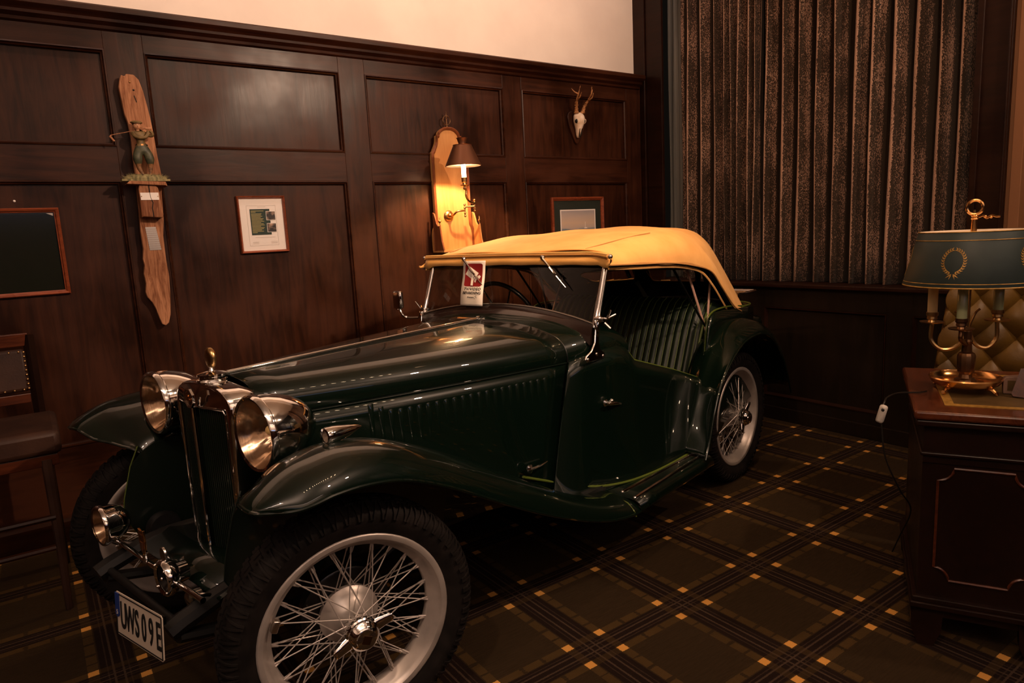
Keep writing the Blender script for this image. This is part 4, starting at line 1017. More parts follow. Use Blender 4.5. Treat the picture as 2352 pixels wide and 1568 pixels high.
onsign([(-.0072,.102),(-.0072,.148),(-.006,.148),(-.006,.102)],'pictogram_outline','red',-.0056); onsign([(.005,.102),(.005,.148),(.0062,.148),(.0062,.102)],'pictogram_outline','red',-.0056)
ts=lambda x,z:Matrix(((1,0,0,sgx(x,z)),(0,0,-1,wob(z)[1]-.0022),(0,1,0,z),(0,0,0,1)))
text('sign_lettering','TV/VIDEO',.0200,'ink',sg,ts(.001,.083),.0002,.80,.15,.0004)
text('sign_lettering','BEVAKNING',.0195,'ink',sg,ts(0,.063),.0002,.78,.10,.0004)
text('sign_lettering','Promera',.0095,'ink',sg,ts(-.004,.041),.0002,.9,0,.0002)
for x,z in ((.019,.050),(.015,.046),(.020,.041),(.012,.036)): onsign([(x,z),(x+.003,z+.001),(x+.004,z-.002),(x+.001,z-.003)],'logo_mark','ink')
# ================================================================ THINGS ON THE LEFT WALL
# driftwood board
dw=empty('driftwood_plaque',(.52,3.789,1.0),0,'long weathered driftwood board with small shelf, white name plate and silver plates, on the wall','wall plaque')
outl=[(.475,2.150),(.482,2.166),(.495,2.160),(.503,2.172),(.535,2.170),(.553,2.150),(.566,2.10),(.576,2.03),(.582,1.98),(.588,1.90),(.592,1.80),(.600,1.70),(.590,1.62),(.585,1.50),(.573,1.42),(.572,1.30),(.576,1.22),(.572,1.15),(.566,1.08),(.560,1.03),(.548,.99),(.533,.978),(.518,.985),(.508,1.02),(.500,1.06),(.488,1.095),(.468,1.125),(.463,1.15),(.470,1.19),(.466,1.24),(.474,1.28),(.470,1.31),(.478,1.36),(.476,1.44),(.480,1.52),(.484,1.62),(.486,1.70),(.486,1.80),(.490,1.88),(.484,1.95),(.474,1.99),(.470,2.05),(.465,2.11)]
MB().prism([(x-.52,z-1.0) for x,z in outl],-.047,-.016,'XZ').build('board','drift',dw,smooth=False,bevel=.004)
MB().box((-.032,-.0165,.2),(.022,-.0005,.26)).box((-.022,-.0165,.85),(.03,-.0005,.9)).build('spacer','drift',dw,smooth=False)
MB().prism([(-.038,.505),(-.030,.51),(.054,.503),(.058,.52),(.048,.645),(.035,.658),(-.030,.662),(-.036,.64)],-.105,-.047,'XZ').build('block','drift',dw,smooth=False,bevel=.006)
MB().tube([(.008,-.106,.66),(.010,-.106,.60),(.018,-.106,.575),(.012,-.106,.55),(.014,-.106,.508)],.0022,5).build('crack','ink',dw,smooth=False)
MB().prism([(-.085,.662),(.078,.655),(.088,.650),(.082,.672),(-.07,.676)],-.12,-.03,'XZ').build('shelf','drift',dw,smooth=False,bevel=.002)
MB().box((-.032,-.1075,.588),(.046,-.105,.622)).build('name_plate','cardw',dw,smooth=False)
for x in (-.028,.042): MB().sphere((x,-.108,.605),.0025,8,6).build('screw','brass',dw)
for i in range(11):
    z=.458-i*.0102; MB().box((-.022+i*.0007,-.0495,z-.0046),(.024+i*.0012,-.047,z+.0046)).build('silver_plate','alu',dw,smooth=False)
for x,z in ((-.006,1.135),(.006,1.10)): MB().sphere((x,-.047,z),.0045,10,6).build('nail','brass' if z>1.12 else 'ink',dw)
MB().tube([(.005,-.0475,1.075),(.012,-.0475,1.045)],.002,5).build('crack','ink',dw)
# golfer figurine
gf=empty('golfer_figurine',(.515,3.705,1.675),0,'painted golfer figurine in flat cap and plus fours standing on the driftwood shelf','figurine')
def skin(name,pts,edges,rad_,m,parent,root=0,sub_=2):
    me=bpy.data.meshes.new(name); me.from_pydata(pts,edges,[]); o=bpy.data.objects.new(name,me); COL.objects.link(o); o.parent=parent
    me.materials.append(M_[m]); sk=o.modifiers.new('skin','SKIN'); sk.use_smooth_shade=True
    for i,r in enumerate(rad_): 
        me.skin_vertices[0].data[i].radius=(r,r) if not isinstance(r,tuple) else r
    me.skin_vertices[0].data[root].use_root=True
    q=o.modifiers.new('sub','SUBSURF'); q.levels=sub_; q.render_levels=sub_
    return o
M_['tweed']=vary(mat('olive_tweed_paint',(.16,.10,.035),.55),(.10,.065,.02),(.22,.14,.05),(1,1,1),60)
M_['darkg']=vary(mat('dark_green_trouser_paint',(.04,.05,.03),.5),(.025,.032,.02),(.08,.08,.04),(1,1,1),50)
M_['skinp']=mat('figurine_skin',(.55,.28,.15),.5)
M_['sock']=vary(mat('brown_patterned_sock',(.16,.07,.025),.6),(.08,.035,.015),(.28,.13,.05),(1,1,1),120)
M_['grassp']=vary(mat('painted_grass',(.20,.17,.07),.7),(.10,.09,.035),(.32,.27,.12),(60,60,8),2)
# base mound with grass blades
mb=MB(); mb.sphere((.005,.0,.012),.05,28,10,(1.5,.62,.42))
rg=random.Random(4)
for k in range(230):
    a=rg.uniform(0,2*PI); r=rg.uniform(.3,1)**.6; x=.005+.070*r*math.cos(a); y=.026*r*math.sin(a)-.002; z=.012+.018*(1-r*r)
    tx=x+(x)*.22; mb.add([(x-.0012,y,z),(x+.0012,y,z),(tx,y-.002,z+rg.uniform(.006,.016))],[(0,1,2)])
mb.box((-.075,-.030,.0),(.085,.03,.009)); mb.build('grass_base','grassp',gf,ang=60)
# legs: socks, plus fours, jacket, head, cap, arms, club
# one continuous body, colours assigned by zone after growing the surface
pts=[(.008,0,.150),(-.008,-.002,.128),(-.013,-.006,.100),(-.012,-.005,.082),(-.012,-.005,.070),(-.011,-.004,.055),(-.003,-.006,.036),(-.002,-.010,.026),(-.004,-.024,.022),
     (.022,-.002,.128),(.028,-.005,.100),(.028,-.005,.082),(.028,-.005,.070),(.027,-.004,.055),(.023,-.006,.034),(.022,-.010,.024),(.024,-.025,.020),
     (.007,0,.166),(.005,0,.184),(.003,0,.202),(.001,0,.216),(.000,-.001,.228),
     (-.017,-.001,.207),(-.013,-.014,.193),(.004,-.023,.184),(.022,-.025,.188),(.031,-.019,.204),(.032,-.014,.219),
     (.023,0,.207),(.037,-.004,.198),(.047,-.009,.196),(.047,-.012,.208),(.038,-.013,.220)]
edg=[(0,1),(1,2),(2,3),(3,4),(4,5),(5,6),(6,7),(7,8),(0,9),(9,10),(10,11),(11,12),(12,13),(13,14),(14,15),(15,16),(0,17),(17,18),(18,19),(19,20),(20,21),(19,22),(22,23),(23,24),(24,25),(25,26),(26,27),(19,28),(28,29),(29,30),(30,31),(31,32)]
rd_=[(.020,.016),.0165,.018,.0145,.0085,.0088,.0062,.0065,.0055,.0165,.018,.0145,.0085,.0088,.0062,.0065,.0055,(.0185,.014),(.0205,.015),(.0225,.0155),(.015,.011),.0068,.0105,.0092,.0082,.0076,.0068,.0050,.0105,.0090,.0080,.0068,.0050]
bo=skin('body',pts,edg,rd_,'tweed',gf)
dg=bpy.context.evaluated_depsgraph_get(); me=bpy.data.meshes.new_from_object(bo.evaluated_get(dg)); bo.modifiers.clear(); bo.data=me; me.name='body'
for m_ in ('darkg','sock','leatherb','skinp'): me.materials.append(M_[m_])
for p in me.polygons:
    c_=p.center; p.use_smooth=True
    p.material_index=3 if c_.z<.029 else 2 if c_.z<.077 else 1 if c_.z<.152 else (4 if c_.z>.221 and abs(c_.x)<.012 else 0)
MB().lathe([(.0195,-.003),(.0202,-.003),(.0202,.003),(.0195,.003)],24,'Z',(.0075,0,.157)).build('belt','ink',gf).scale=(1,.82,1)
MB().box((.003,-.0185,.1535),(.011,-.0155,.1605)).build('belt_buckle','gold',gf,smooth=False)
# hands gripping: palms and curled fingers
hb=MB(); hb.sphere((.030,-.013,.226),.0058,12,8,(1.1,.9,1)); hb.sphere((.040,-.013,.228),.0058,12,8,(1.1,.9,1))
for i in range(4):
    for bx in (.026,.036): hb.tube([(bx+i*.0026,-.016,.222),(bx+i*.0026,-.0195,.2265),(bx+i*.0026,-.0180,.2295),(bx+.0005+i*.0026,-.0140,.2310)],[.0014,.0014,.0013,.0011],6)
for bx in (.027,.037): hb.tube([(bx,-.012,.221),(bx-.002,-.016,.227),(bx+.001,-.016,.233)],[.0016,.0015,.0012],6)
hb.build('hands','skinp',gf)
# head
hd_=MB().sphere((.0,-.002,.2385),.0148,20,16,(.88,.98,1.14)); hd_.sphere((.0,-.0168,.2375),.0022,8,6,(.8,1,1.5)); hd_.sphere((-.0132,-.001,.238),.0028,8,6,(.5,1,1.2)); hd_.sphere((.0132,-.001,.238),.0028,8,6,(.5,1,1.2)); hd_.tube([(.001,0,.218),(0,-.001,.231)],[.0065,.006],10)
hd_.build('head','skinp',gf)
for x in (-.0045,.0045): MB().sphere((x,-.0152,.2420),.0013,8,6,(1.2,.6,.8)).build('eye','ink',gf)
MB().sphere((0,-.0150,.2315),.0022,8,6,(1.3,.5,.4)).build('mouth','red',gf)
MB().sphere((.0,.0018,.2435),.0148,16,10,(.95,.98,.75)).build('hair','leatherb',gf)
MB().sphere((-.001,-.001,.2530),.0190,20,10,(1.08,1.05,.42)).build('flat_cap','tweed',gf)
gf.scale=(1.28,1.15,1.07)
MB().prism([(-.014,-.008),(.014,-.008),(.011,-.018),(0,-.0215),(-.011,-.018)],.2485,.2505,'XY').build('cap_peak','tweed',gf)
MB().tube([(.046,-.013,.229),(.020,-.012,.226),(-.02,.010,.217),(-.086,.010,.198)],[.0022,.0018,.0016,.0016],6).build('club_shaft','drift',gf)
MB().tube([(-.086,.010,.198),(-.090,.010,.192),(-.078,.010,.172)],[.0025,.004,.003],6,flat=.5).build('club_head','drift',gf)
# framed pictures
def frame(name,x0,x1,z0,z1,w,y,label,m='frame',group=None,tilt=0,catg='picture'):
    cx,cz=(x0+x1)/2,(z0+z1)/2; e=empty(name,(cx,y,cz),0,label,catg,group); e.rotation_euler=(0,tilt,0)
    hx,hz=(x1-x0)/2,(z1-z0)/2; rows=[]
    for ins,dep in ((0,0),(0,-.016),(w*.25,-.024),(w*.6,-.020),(w*.85,-.012),(w,-.011),(w,-.002)):
        rows.append([(-hx+ins,dep,-hz+ins),(hx-ins,dep,-hz+ins),(hx-ins,dep,hz-ins),(-hx+ins,dep,hz-ins)])
    MB().grid(rows,closeu=True).build('frame',m,e,ang=20)
    return e,hx-w,hz-w
e,hx,hz=frame('framed_certificate',.948,1.202,1.308,1.610,.013,YP-.0005,'small framed white notice with green text block, on the panel right of the driftwood')
MB().box((-hx,-.004,-hz),(hx,-.003,hz)).build('card_mount','cardw',e,smooth=False)
def flat(nm,m,x0,x1,z0,z1,y,par): return MB().box((x0,y-.0006,z0),(x1,y,z1)).build(nm,m,par,smooth=False)
M_['mountline']=mat('pale_mount_line',(.55,.50,.46),.8)
for a in ((-.078,.076,.100,.1012),(-.078,.076,-.112,-.1108),(-.078,-.0768,-.112,.1012),(.0748,.076,-.112,.1012)): flat('mount_line','mountline',*a,-.0045,e)
M_['dgreen']=mat('dark_green_print',(.012,.035,.026),.6)
flat('text_block','dgreen',-.062,.042,-.055,.082,-.005,e)
M_['gtext']=mat('yellowish_print',(.42,.36,.14),.6)
rg=random.Random(2)
for i in range(18):
    z=.072-i*.0066-(.002 if i>1 else 0)
    w=rg.uniform(.045,.068) if i not in (1,17) else .025
    x=-.057
    while x<-.057+w:
        l=rg.uniform(.004,.011); flat('text_line','gtext',x,min(x+l,-.055+w),z-.0013,z+.0013,-.0056,e) if False else None; x+=l+.0015
    MB().box((-.057,-.0060,z-.0014),(-.057+w,-.0056,z+.0014)).build('text_line','gtext',e,smooth=False)
M_['photo']=vary(mat('dark_colour_photograph',(.1,.05,.04),.4),(.02,.015,.015),(.45,.30,.22),(1,1,1),34,detail=3,lo=.45,hi=.7)
for z in (.046,-.018): flat('photo_border','cardw',.021,.071,z-.024,z+.024,-.0058,e); flat('photograph','photo',.023,.069,z-.022,z+.022,-.0064,e)
flat('caption_line','mountline',-.045,.060,-.069,-.0675,-.0050,e); flat('caption_line','mountline',-.02,.022,.093,.0945,-.0050,e)
for x0,x1 in ((-.062,-.03),(.035,.070)):
    for k in range(3): flat('caption_line','mountline',x0,x1,-.092-k*.005,-.0908-k*.005,-.0050,e)
MB().grid([[(-hx,-.0085,-hz),(hx,-.0085,-hz)],[(-hx,-.0085,hz),(hx,-.0085,hz)]]).build('picture_glass','clear',e,smooth=False)
e,hx,hz=frame('framed_picture',-.42,.160,1.170,1.566,.020,YP-.0005,'framed dark picture above the bar chair, cut off by the left photo edge')
MB().box((-hx,-.004,-hz),(hx,-.003,hz)).build('picture','darkglass',e,smooth=False)
MB().grid([[(-hx,-.0085,-hz),(hx,-.0085,-hz)],[(-hx,-.0085,hz),(hx,-.0085,hz)]]).build('picture_glass','clear',e,smooth=False)
MB().prism([(hx-.004,hz-.004),(hx-.030,hz-.004),(hx-.004,hz-.016)],-.0046,-.004,'XZ').build('light_corner','mountline',e,smooth=False)
MB().sphere((0.0,YP-.003,1.598),.0055,10,8).build('pin','cardw',None); tag(bpy.data.objects['pin'],'tiny white pin head in the wall panel above the dark framed picture','pin')
e,hx,hz=frame('framed_painting',3.075,3.572,1.20,1.580,.024,YP-.0005,'framed coastal landscape with lighthouse on dark green mount, partly hidden by the car hood')
MB().box((-hx,-.004,-hz),(hx,-.003,hz)).build('card_mount','greenmat',e,smooth=False)
flat('white_border','cardw',-.166,.172,-.12,.102,-.0046,e)
# landscape: procedural bands
lm=mat('landscape_print',(.5,.4,.3),.6); nt,N,L,b=nodes(lm)
tc=N.new('ShaderNodeTexCoord'); sp=N.new('ShaderNodeSeparateXYZ'); L.new(tc.outputs['Object'],sp.inputs[0])
ns=N.new('ShaderNodeTexNoise'); ns.inputs['Scale'].default_value=14; ns.inputs['Detail'].default_value=5
mp=N.new('ShaderNodeMapping'); mp.inputs['Scale'].default_value=(.6,1,2.6); mp.inputs['Rotation'].default_value=(0,.15,0); L.new(tc.outputs['Object'],mp.inputs[0]); L.new(mp.outputs[0],ns.inputs['Vector'])
ad=N.new('ShaderNodeMath'); ad.operation='MULTIPLY_ADD'; L.new(ns.outputs[0],ad.inputs[0]); ad.inputs[1].default_value=.035; L.new(sp.outputs[2],ad.inputs[2])
cr=N.new('ShaderNodeValToRGB'); E=cr.color_ramp.elements; cr.color_ramp.interpolation='LINEAR'
mr=N.new('ShaderNodeMapRange'); mr.inputs[1].default_value=-.12; mr.inputs[2].default_value=.12; L.new(ad.outputs[0],mr.inputs[0]); L.new(mr.outputs[0],cr.inputs[0])
E[0].position=0; E[0].color=(.05,.05,.02,1); E[1].position=1; E[1].color=(.34,.33,.36,1)
for p,c_ in ((.10,(.35,.17,.05)),(.26,(.16,.11,.03)),(.30,(.32,.19,.07)),(.355,(.06,.06,.03)),(.37,(.12,.18,.22)),(.41,(.22,.28,.32)),(.43,(.50,.42,.38)),(.6,(.62,.48,.36)),(.8,(.50,.42,.38))): q=E.new(p); q.color=(*c_,1)
L.new(cr.outputs[0],b.inputs['Base Color']); M_['land']=lm
flat('painting','land',-.156,.162,-.11,.094,-.0052,e)
MB().tube([(.068,-.0055,-.030),(.069,-.0055,.012)],.0016,6).box((.060,-.0062,-.036),(.086,-.0054,-.028)).build('lighthouse','cardw',e,smooth=False)
MB().grid([[(-hx,-.0085,-hz),(hx,-.0085,-hz)],[(-hx,-.0085,hz),(hx,-.0085,hz)]]).build('picture_glass','clear',e,smooth=False)
# ---------------------------------------------------------------- roe deer skull trophy
tr=empty('skull_trophy',(3.335,YP-.001,2.115),0,'small roe deer skull with brown antlers on a dark shield, upper right wall panel','trophy')
MB().prism([(p.x,p.y) for p in cat([(-.005,-.165,0),(-.045,-.10,0),(-.075,-.03,0),(-.085,.03,0),(-.055,.06,0),(0,.065,0),(.055,.06,0),(.085,.03,0),(.075,-.03,0),(.045,-.10,0)],3,True)],-.018,0,'XZ').build('shield','woodV',tr,bevel=.004)
sk_=sub('skull_and_antlers',tr,(-.005,0,0),(0,0,-.12)); sk_.scale=(.92,1,.92)
def ell(c,rx,ry,rz,seg=16,rg_=12): return MB().sphere(c,1,seg,rg_,(rx,ry,rz))
# cranium and tapering muzzle by stacked rings, eye sockets shaped by black hollows
rows=[]
for z,hx_,yb0,yf in ((.055,.006,-.03,-.045),(.048,.030,-.02,-.070),(.03,.044,-.018,-.085),(.005,.048,-.018,-.092),(-.02,.047,-.018,-.092),(-.04,.037,-.018,-.086),(-.06,.028,-.018,-.078),(-.085,.023,-.018,-.068),(-.11,.018,-.018,-.058),(-.128,.013,-.02,-.05),(-.135,.004,-.025,-.042)):
    rows.append([(hx_*math.cos(a),(yb0+yf)/2+(yf-yb0)/2*math.sin(a),z) for a in [2*PI*k/20 for k in range(20)]])
MB().grid(rows,closeu=True,caps=True).build('skull','bone',sk_,sub=1)
for s in (1,-1):
    MB().sphere((.036*s,-.070,-.016),.0165,14,10,(.75,1.0,.95)).build('eye_socket','ink',sk_)
    MB().tube([((.0365+.006*math.sin(a)*.3)*s,-.072+.0155*math.cos(a),-.016+.0165*math.sin(a)) for a in [2*PI*k/18 for k in range(18)]],.0024,8,closed=True).build('socket_rim','bone',sk_)
    MB().tube([(.010*s,-.074,-.070),(.008*s,-.064,-.112),(.004*s,-.052,-.13)],[.002,.0045,.003],8).build('nasal_gap','ink',sk_)
    # antler: rough burr, beam, tines
    MB().lathe([(0,0),(.017,0),(.020,.006),(.016,.014),(.012,.016),(0,.018)],16,'Z',(.028*s,-.06,.042)).build('burr','antler',sk_)
    k=1 if s>0 else 1
    bm_=[(.028*s,-.06,.05),(.036*s,-.075,.09),(.052*s,-.105,.135),(.058*s,-.135,.175),(.052*s,-.150,.225)]
    P=cat(bm_,5); n_=len(P)
    MB().tube(P,[.0135-(.0115*i/(n_-1))+.0012*math.sin(i*2.4) for i in range(n_)],10).tube(cat([(.051*s,-.103,.130),(.056*s,-.145,.145),(.054*s,-.165,.175)],4),[.007-.0006*i for i in range(9)],8).tube(cat([(.058*s,-.133,.17),(.078*s,-.115,.185),(.098*s,-.10,.215)],4),[.006-.0005*i for i in range(9)],8).build('antler','antler',sk_)
    rg=random.Random(8); b_=MB()
    for q in range(34):
        t=rg.random(); i=int(t*(n_*.45)); a=rg.uniform(0,2*PI); r=.0125; b_.sphere((P[i].x+r*math.cos(a),P[i].y+r*math.sin(a),P[i].z),.0035,6,5)
    b_.build('pearling','antler',sk_)['kind']='stuff'
# ---------------------------------------------------------------- wall lamp
sc=empty('wall_lamp',(2.245,3.789,1.26),0,'lit candle wall lamp with brown metal shade on a tall golden wooden backboard','wall lamp')
def mir(half): return half+[(-x,z) for x,z in half[::-1]]
bb=[(.150,0),(.150,.10),(.140,.14),(.128,.20),(.128,.56),(.118,.605),(.098,.645),(.090,.675),(.088,.70),(.078,.70),(.070,.722),(.045,.742),(.02,.750)]
sm=[(p.x,p.y) for p in cat([(a,b_,0) for a,b_ in bb],3)]
MB().prism(mir(sm),-.022,0,'XZ').build('backboard','pine',sc,smooth=False)
rows=[]; path=mir(sm)
for ins,dep in ((0,-.022),(-.004,-.030),(.004,-.040),(.012,-.034),(.016,-.022)):
    rows.append([(x*(1-ins/.13),dep,.01+(z-.01)*(1-ins/.75)) for x,z in path])
MB().grid(rows).build('edge_moulding','pined',sc,ang=60)
# curved side cheeks with small finials
for s in (1,-1):
    ck=[(.150,.0),(.150,.235),(.143,.228),(.136,.19),(.120,.17),(.108,.185),(.100,.15),(.095,.10),(.08,.03),(.068,0)]
    ck=[(-.022,.235),(-.040,.228),(-.052,.20),(-.062,.17),(-.078,.150),(-.096,.150),(-.104,.158),(-.108,.12),(-.118,.06),(-.140,.0),(-.022,.0)]
    mb=MB(); mb.prism(ck,.140*s,.150*s,'YZ'); mb.build('side_cheek','pined' if s<0 else 'pine',sc,smooth=False,bevel=.002)
    MB().lathe([(0,0),(.004,0),(.0035,.010),(.009,.016),(.010,.020),(.006,.025),(.0025,.030),(.003,.038),(.001,.046),(0,.047)],14,'Z',(.145*s,-.100,.158)).build('finial','brass',sc)
MB().box((-.150,-.140,-.012),(.150,0,.002)).build('bottom_shelf','pine',sc,smooth=False,bevel=.003)
# ring finial on top
MB().tube([(.026*math.cos(a)*(1-.0*abs(math.sin(a))),-.012,.795+.028*math.sin(a)) for a in [2*PI*i/28 for i in range(28)]],.0028,8,closed=True).tube([(0,-.012,.752),(0,-.012,.84)],[.003,.0022],8).sphere((0,-.012,.758),.007).sphere((0,-.012,.812),.0055).lathe([(0,0),(.004,.004),(.002,.012),(0,.02)],10,'Z',(0,-.012,.832)).build('ring_finial','brassd',sc)
# arm
MB().lathe([(0,0),(.032,0),(.034,-.006),(.028,-.014),(.018,-.018),(.014,-.03),(.010,-.034),(0,-.036)],28,'Y',(-.035,-.022,.213)).build('wall_rose','brass',sc)
A=MB(); A.tube(cat([(-.035,-.05,.213),(-.035,-.085,.214),(-.020,-.110,.235),(.03,-.118,.240)],5),.0065,10)
A.tube([(.03,-.118,.205),(.03,-.118,.275)],.0045,8); 
for z in (.205,.275,.225,.255): A.sphere((.03,-.118,z),.0075,10,8)
A.tube([(.03,-.118,.262),(.075,-.165,.262)],.006,8)
A.tube([(.075,-.165,.235),(.075,-.165,.300)],.0045,8)
for z in (.235,.30,.25,.285): A.sphere((.075,-.165,z),.0075,10,8)
A.tube(cat([(.075,-.165,.282),(.02,-.225,.280),(-.045,-.285,.290),(-.068,-.300,.320),(-.062,-.296,.345),(-.072,-.30,.36)],5),[.0065]*26,10)
A.build('swing_arm','brass',sc)
lx,ly=-.075,-.300
MB().lathe([(0,0),(.006,0),(.010,.006),(.007,.012),(.006,.018),(.024,.024),(.026,.028),(.012,.030),(.011,.040),(.016,.044),(.017,.070),(.015,.072),(0,.072)],24,'Z',(lx,ly,.352)).build('candle_cup','brass',sc)
MB().lathe([(0,0),(.0135,0),(.0135,.095),(.010,.098),(0,.098)],20,'Z',(lx,ly,.424)).build('candle_tube','candlelit',sc)
SHS=.93
MB().lathe([(.105,0),(.107,.002),(.054,.118),(.056,.121),(.050,.121),(.022,.124),(.022,.130),(.030,.156),(.034,.160),(.030,.160),(.0205,.132),(.0195,.122),(.050,.116),(.103,.001)],48,'Z',(lx,ly,.488)).build('lamp_shade','copper',sc,ang=50)
MB().lathe([(.1025,.0005),(.0505,.1135)],40,'Z',(lx,ly,.488)).build('shade_lining','cream',sc,solid=.0005)
MB().sphere((lx,ly,.578),.012,12,10,(1,1,1.3)).build('light_bulb','bulb',sc)
l=bpy.data.lights.new('wall_lamp_light','POINT'); l.energy=38; l.color=(1,.60,.28); l.shadow_soft_size=.014
lo_=bpy.data.objects.new('wall_lamp_light',l); COL.objects.link(lo_); lo_.parent=sc; lo_.location=(lx,ly,.546)
# ---------------------------------------------------------------- bar chair at the left edge
bc=empty('bar_chair',(-.22,3.28,0),0,'high dark leather bar chair with brass-studded backrest at the left edge, against the wall','chair')
MB().box((-.25,-.22,.60),(.245,.215,.695)).build('seat','leatherb',bc,bevel=.022)
MB().box((-.235,-.20,.555),(.23,.20,.60)).build('seat_rail','mahog',bc,smooth=False,bevel=.003)
for x in (-.215,.190):
    mb=MB(); rows=[]
    MB().tube(cat([(x,.20,0),(x,.215,.35),(x,.22,.60),(x,.235,.80),(x+.0,.275,1.02)],4),[.021]*17,4).build('leg','mahogd',bc,smooth=False)
    MB().tube(cat([(x*.98,-.27,0),(x,-.23,.25),(x,-.19,.58)],4),[.012,.013,.014,.015,.016,.017,.018,.019,.020],8).build('leg','leatherb',bc)
MB().box((-.215,.235,.735),(.19,.262,.775)).build('back_rail','mahog',bc,smooth=False,bevel=.003)
MB().box((-.215,.262,.975),(.19,.288,1.03)).build('top_rail','mahog',bc,smooth=False,bevel=.004)
MB().box((-.195,.225,.785),(.172,.262,.965),Matrix.Rotation(-.14,3,'X'),(0,.25,.87)).build('back_cushion','leatherb',bc,bevel=.014)
for i in range(9):
    MB().sphere((.167-.0-.0,.213+i*.0036-.0,.800+i*.019),.0055,8,6).build('stud','brass',bc)
for i in range(11): MB().sphere((.15-i*.033,.212,.797),.005,8,6).build('stud','brass',bc); MB().sphere((.15-i*.033,.238,.955),.005,8,6).build('stud','brass',bc)
for z,y in ((.36,-.225),(.50,.21),(.24,-.225)): MB().tube([(-.215,y,z),(.19,y,z)],.012,8).build('stretcher','woodH',bc)
for x in (-.215,.19): MB().tube([(x,-.215,.42),(x,.21,.42)],.011,8).build('stretcher','woodH',bc)
# ================================================================ DESK AND WHAT STANDS ON IT
DR=math.atan2(.464,.886)   # local x runs away from the viewer, local -y along the front to the right
dk=empty('pedestal_desk',(2.10,.917,0),DR,'dark mahogany pedestal desk with gilt-edged green leather top at the right edge','desk')
DL,DD=1.30,.665   # length along -y, depth along x
MB().box((0,-DL,.738),(DD,0,.766)).build('top','mahog',dk,bevel=.008)
MB().box((.006,-DL+.006,.716),(DD-.006,-.006,.738)).build('top_moulding','mahogd',dk,bevel=.006)
MB().box((.105,-DL+.105,.7662),(DD-.105,-.105,.7672)).build('leather_inlay','inlay',dk,smooth=False)
rows=[[(.105-o_,-DL+.105-o_,z),(DD-.105+o_,-DL+.105-o_,z),(DD-.105+o_,-.105+o_,z),(.105-o_,-.105+o_,z)] for o_,z in ((0,.7680),(.028,.7680),(.028,.7664))]
rows=[[(.085+o_,-DL+.085+o_,z),(DD-.085-o_,-DL+.085+o_,z),(DD-.085-o_,-.085-o_,z),(.085+o_,-.085-o_,z)] for o_,z in ((0,.7664),(0,.7676),(.026,.7676),(.026,.7664))]
MB().grid(rows,closeu=True).build('gilt_border','inlayg',dk,smooth=False)
MB().box((.03,-DL+.03,.60),(DD-.03,-.03,.716)).build('frieze','mahogd',dk,smooth=False)
MB().box((.022,-DL+.025,.622),(DD-.025,-.022,.634)).build('waist_moulding','mahogd',dk,bevel=.004)
for y0,y1 in ((-.37,-.03),(-DL+.03,-DL+.37)):
    pd=sub('pedestal',dk)
    MB().box((.035,y0,.10),(DD-.035,y1,.60)).build('carcase','mahogd',pd,smooth=False)
    MB().box((.018,y0-.012,.150),(DD-.02,y1+.012,.166)).box((.010,y0-.018,.132),(DD-.012,y1+.018,.150)).build('base_moulding','mahogd',pd,smooth=False,bevel=.003)
    for yy in (y0+.03,y1-.03):
        MB().prism([(yy-.045,.132),(yy+.045,.132),(yy+.040,.05),(yy+.02,.0),(yy-.02,.0),(yy-.040,.05)],.03,.06,'YZ').build('bracket_foot','mahogd',pd,smooth=False)
        MB().prism([(yy-.045,.132),(yy+.045,.132),(yy+.040,.05),(yy+.02,.0),(yy-.02,.0),(yy-.040,.05)],DD-.06,DD-.03,'YZ').build('bracket_foot','mahogd',pd,smooth=False)
    # raised moulding with scooped corners on the front face
    a0,a1,b0,b1,r=y0+.068,y1-.042,.226,.586,.040
    pts=[]
    for cx,cz,s0 in ((a1,b1,PI),(a0,b1,1.5*PI),(a0,b0,0),(a1,b0,PI/2)):
        seq=[s0+k*PI/2/6 for k in range(7)]
        q=[(cx+r*math.cos(t),cz+r*math.sin(t)) for t in seq]
        pts+=q[::-1]
    MB().tube([(.033,y,z) for y,z in pts],.0042,6,closed=True).build('panel_moulding','mahog',pd,smooth=True)
    pts2=[(.10+.46*k/1,z) for k,z in ((0,.226),(1,.226),(1,.53),(0,.53))]
# lamp
lp_=empty('desk_lamp',(2.440,.915,.773),math.atan2(.915,2.44),'three-candle brass desk lamp with dark teal oval shade bearing gilt wreaths','lamp')
# local: +x away from viewer, +y to the viewer's left
MB().lathe([(0,.026),(.075,.022),(.090,.028),(.098,.040),(.1,.044),(.103,.040),(.095,.024),(.080,.014),(0,.014)],48).build('dish_base','gold',lp_)
for k in range(4):
    a=PI/4+k*PI/2+.2; c_,s_=math.cos(a),math.sin(a)
    MB().tube(cat([(.070*c_,.070*s_,.016),(.086*c_,.086*s_,.012),(.098*c_,.098*s_,.003),(.104*c_,.104*s_,.004)],3),[.010,.009,.008,.007,.006,.006,.006,.007,.007,.006],8).build('paw_foot','gold',lp_)
MB().lathe([(0,.026),(.032,.026),(.030,.034),(.020,.038),(.017,.050),(.024,.060),(.026,.110),(.022,.120),(.015,.124),(.013,.150),(.016,.158),(.012,.165),(.012,.19),(.006,.20),(0,.2)],12).build('stem','brassd',lp_,ang=25)
MB().tube([(0,0,.19),(0,0,.575)],.0035,8).build('rod','brass',lp_)
cs=[( -.062,-.004+.0,.0),(.0,.0,0)]
arms=[(-.045,.012,.212,'candleg'),(-.0,.100,.222,'candle'),(.02,-.078,.228,'candleg')]
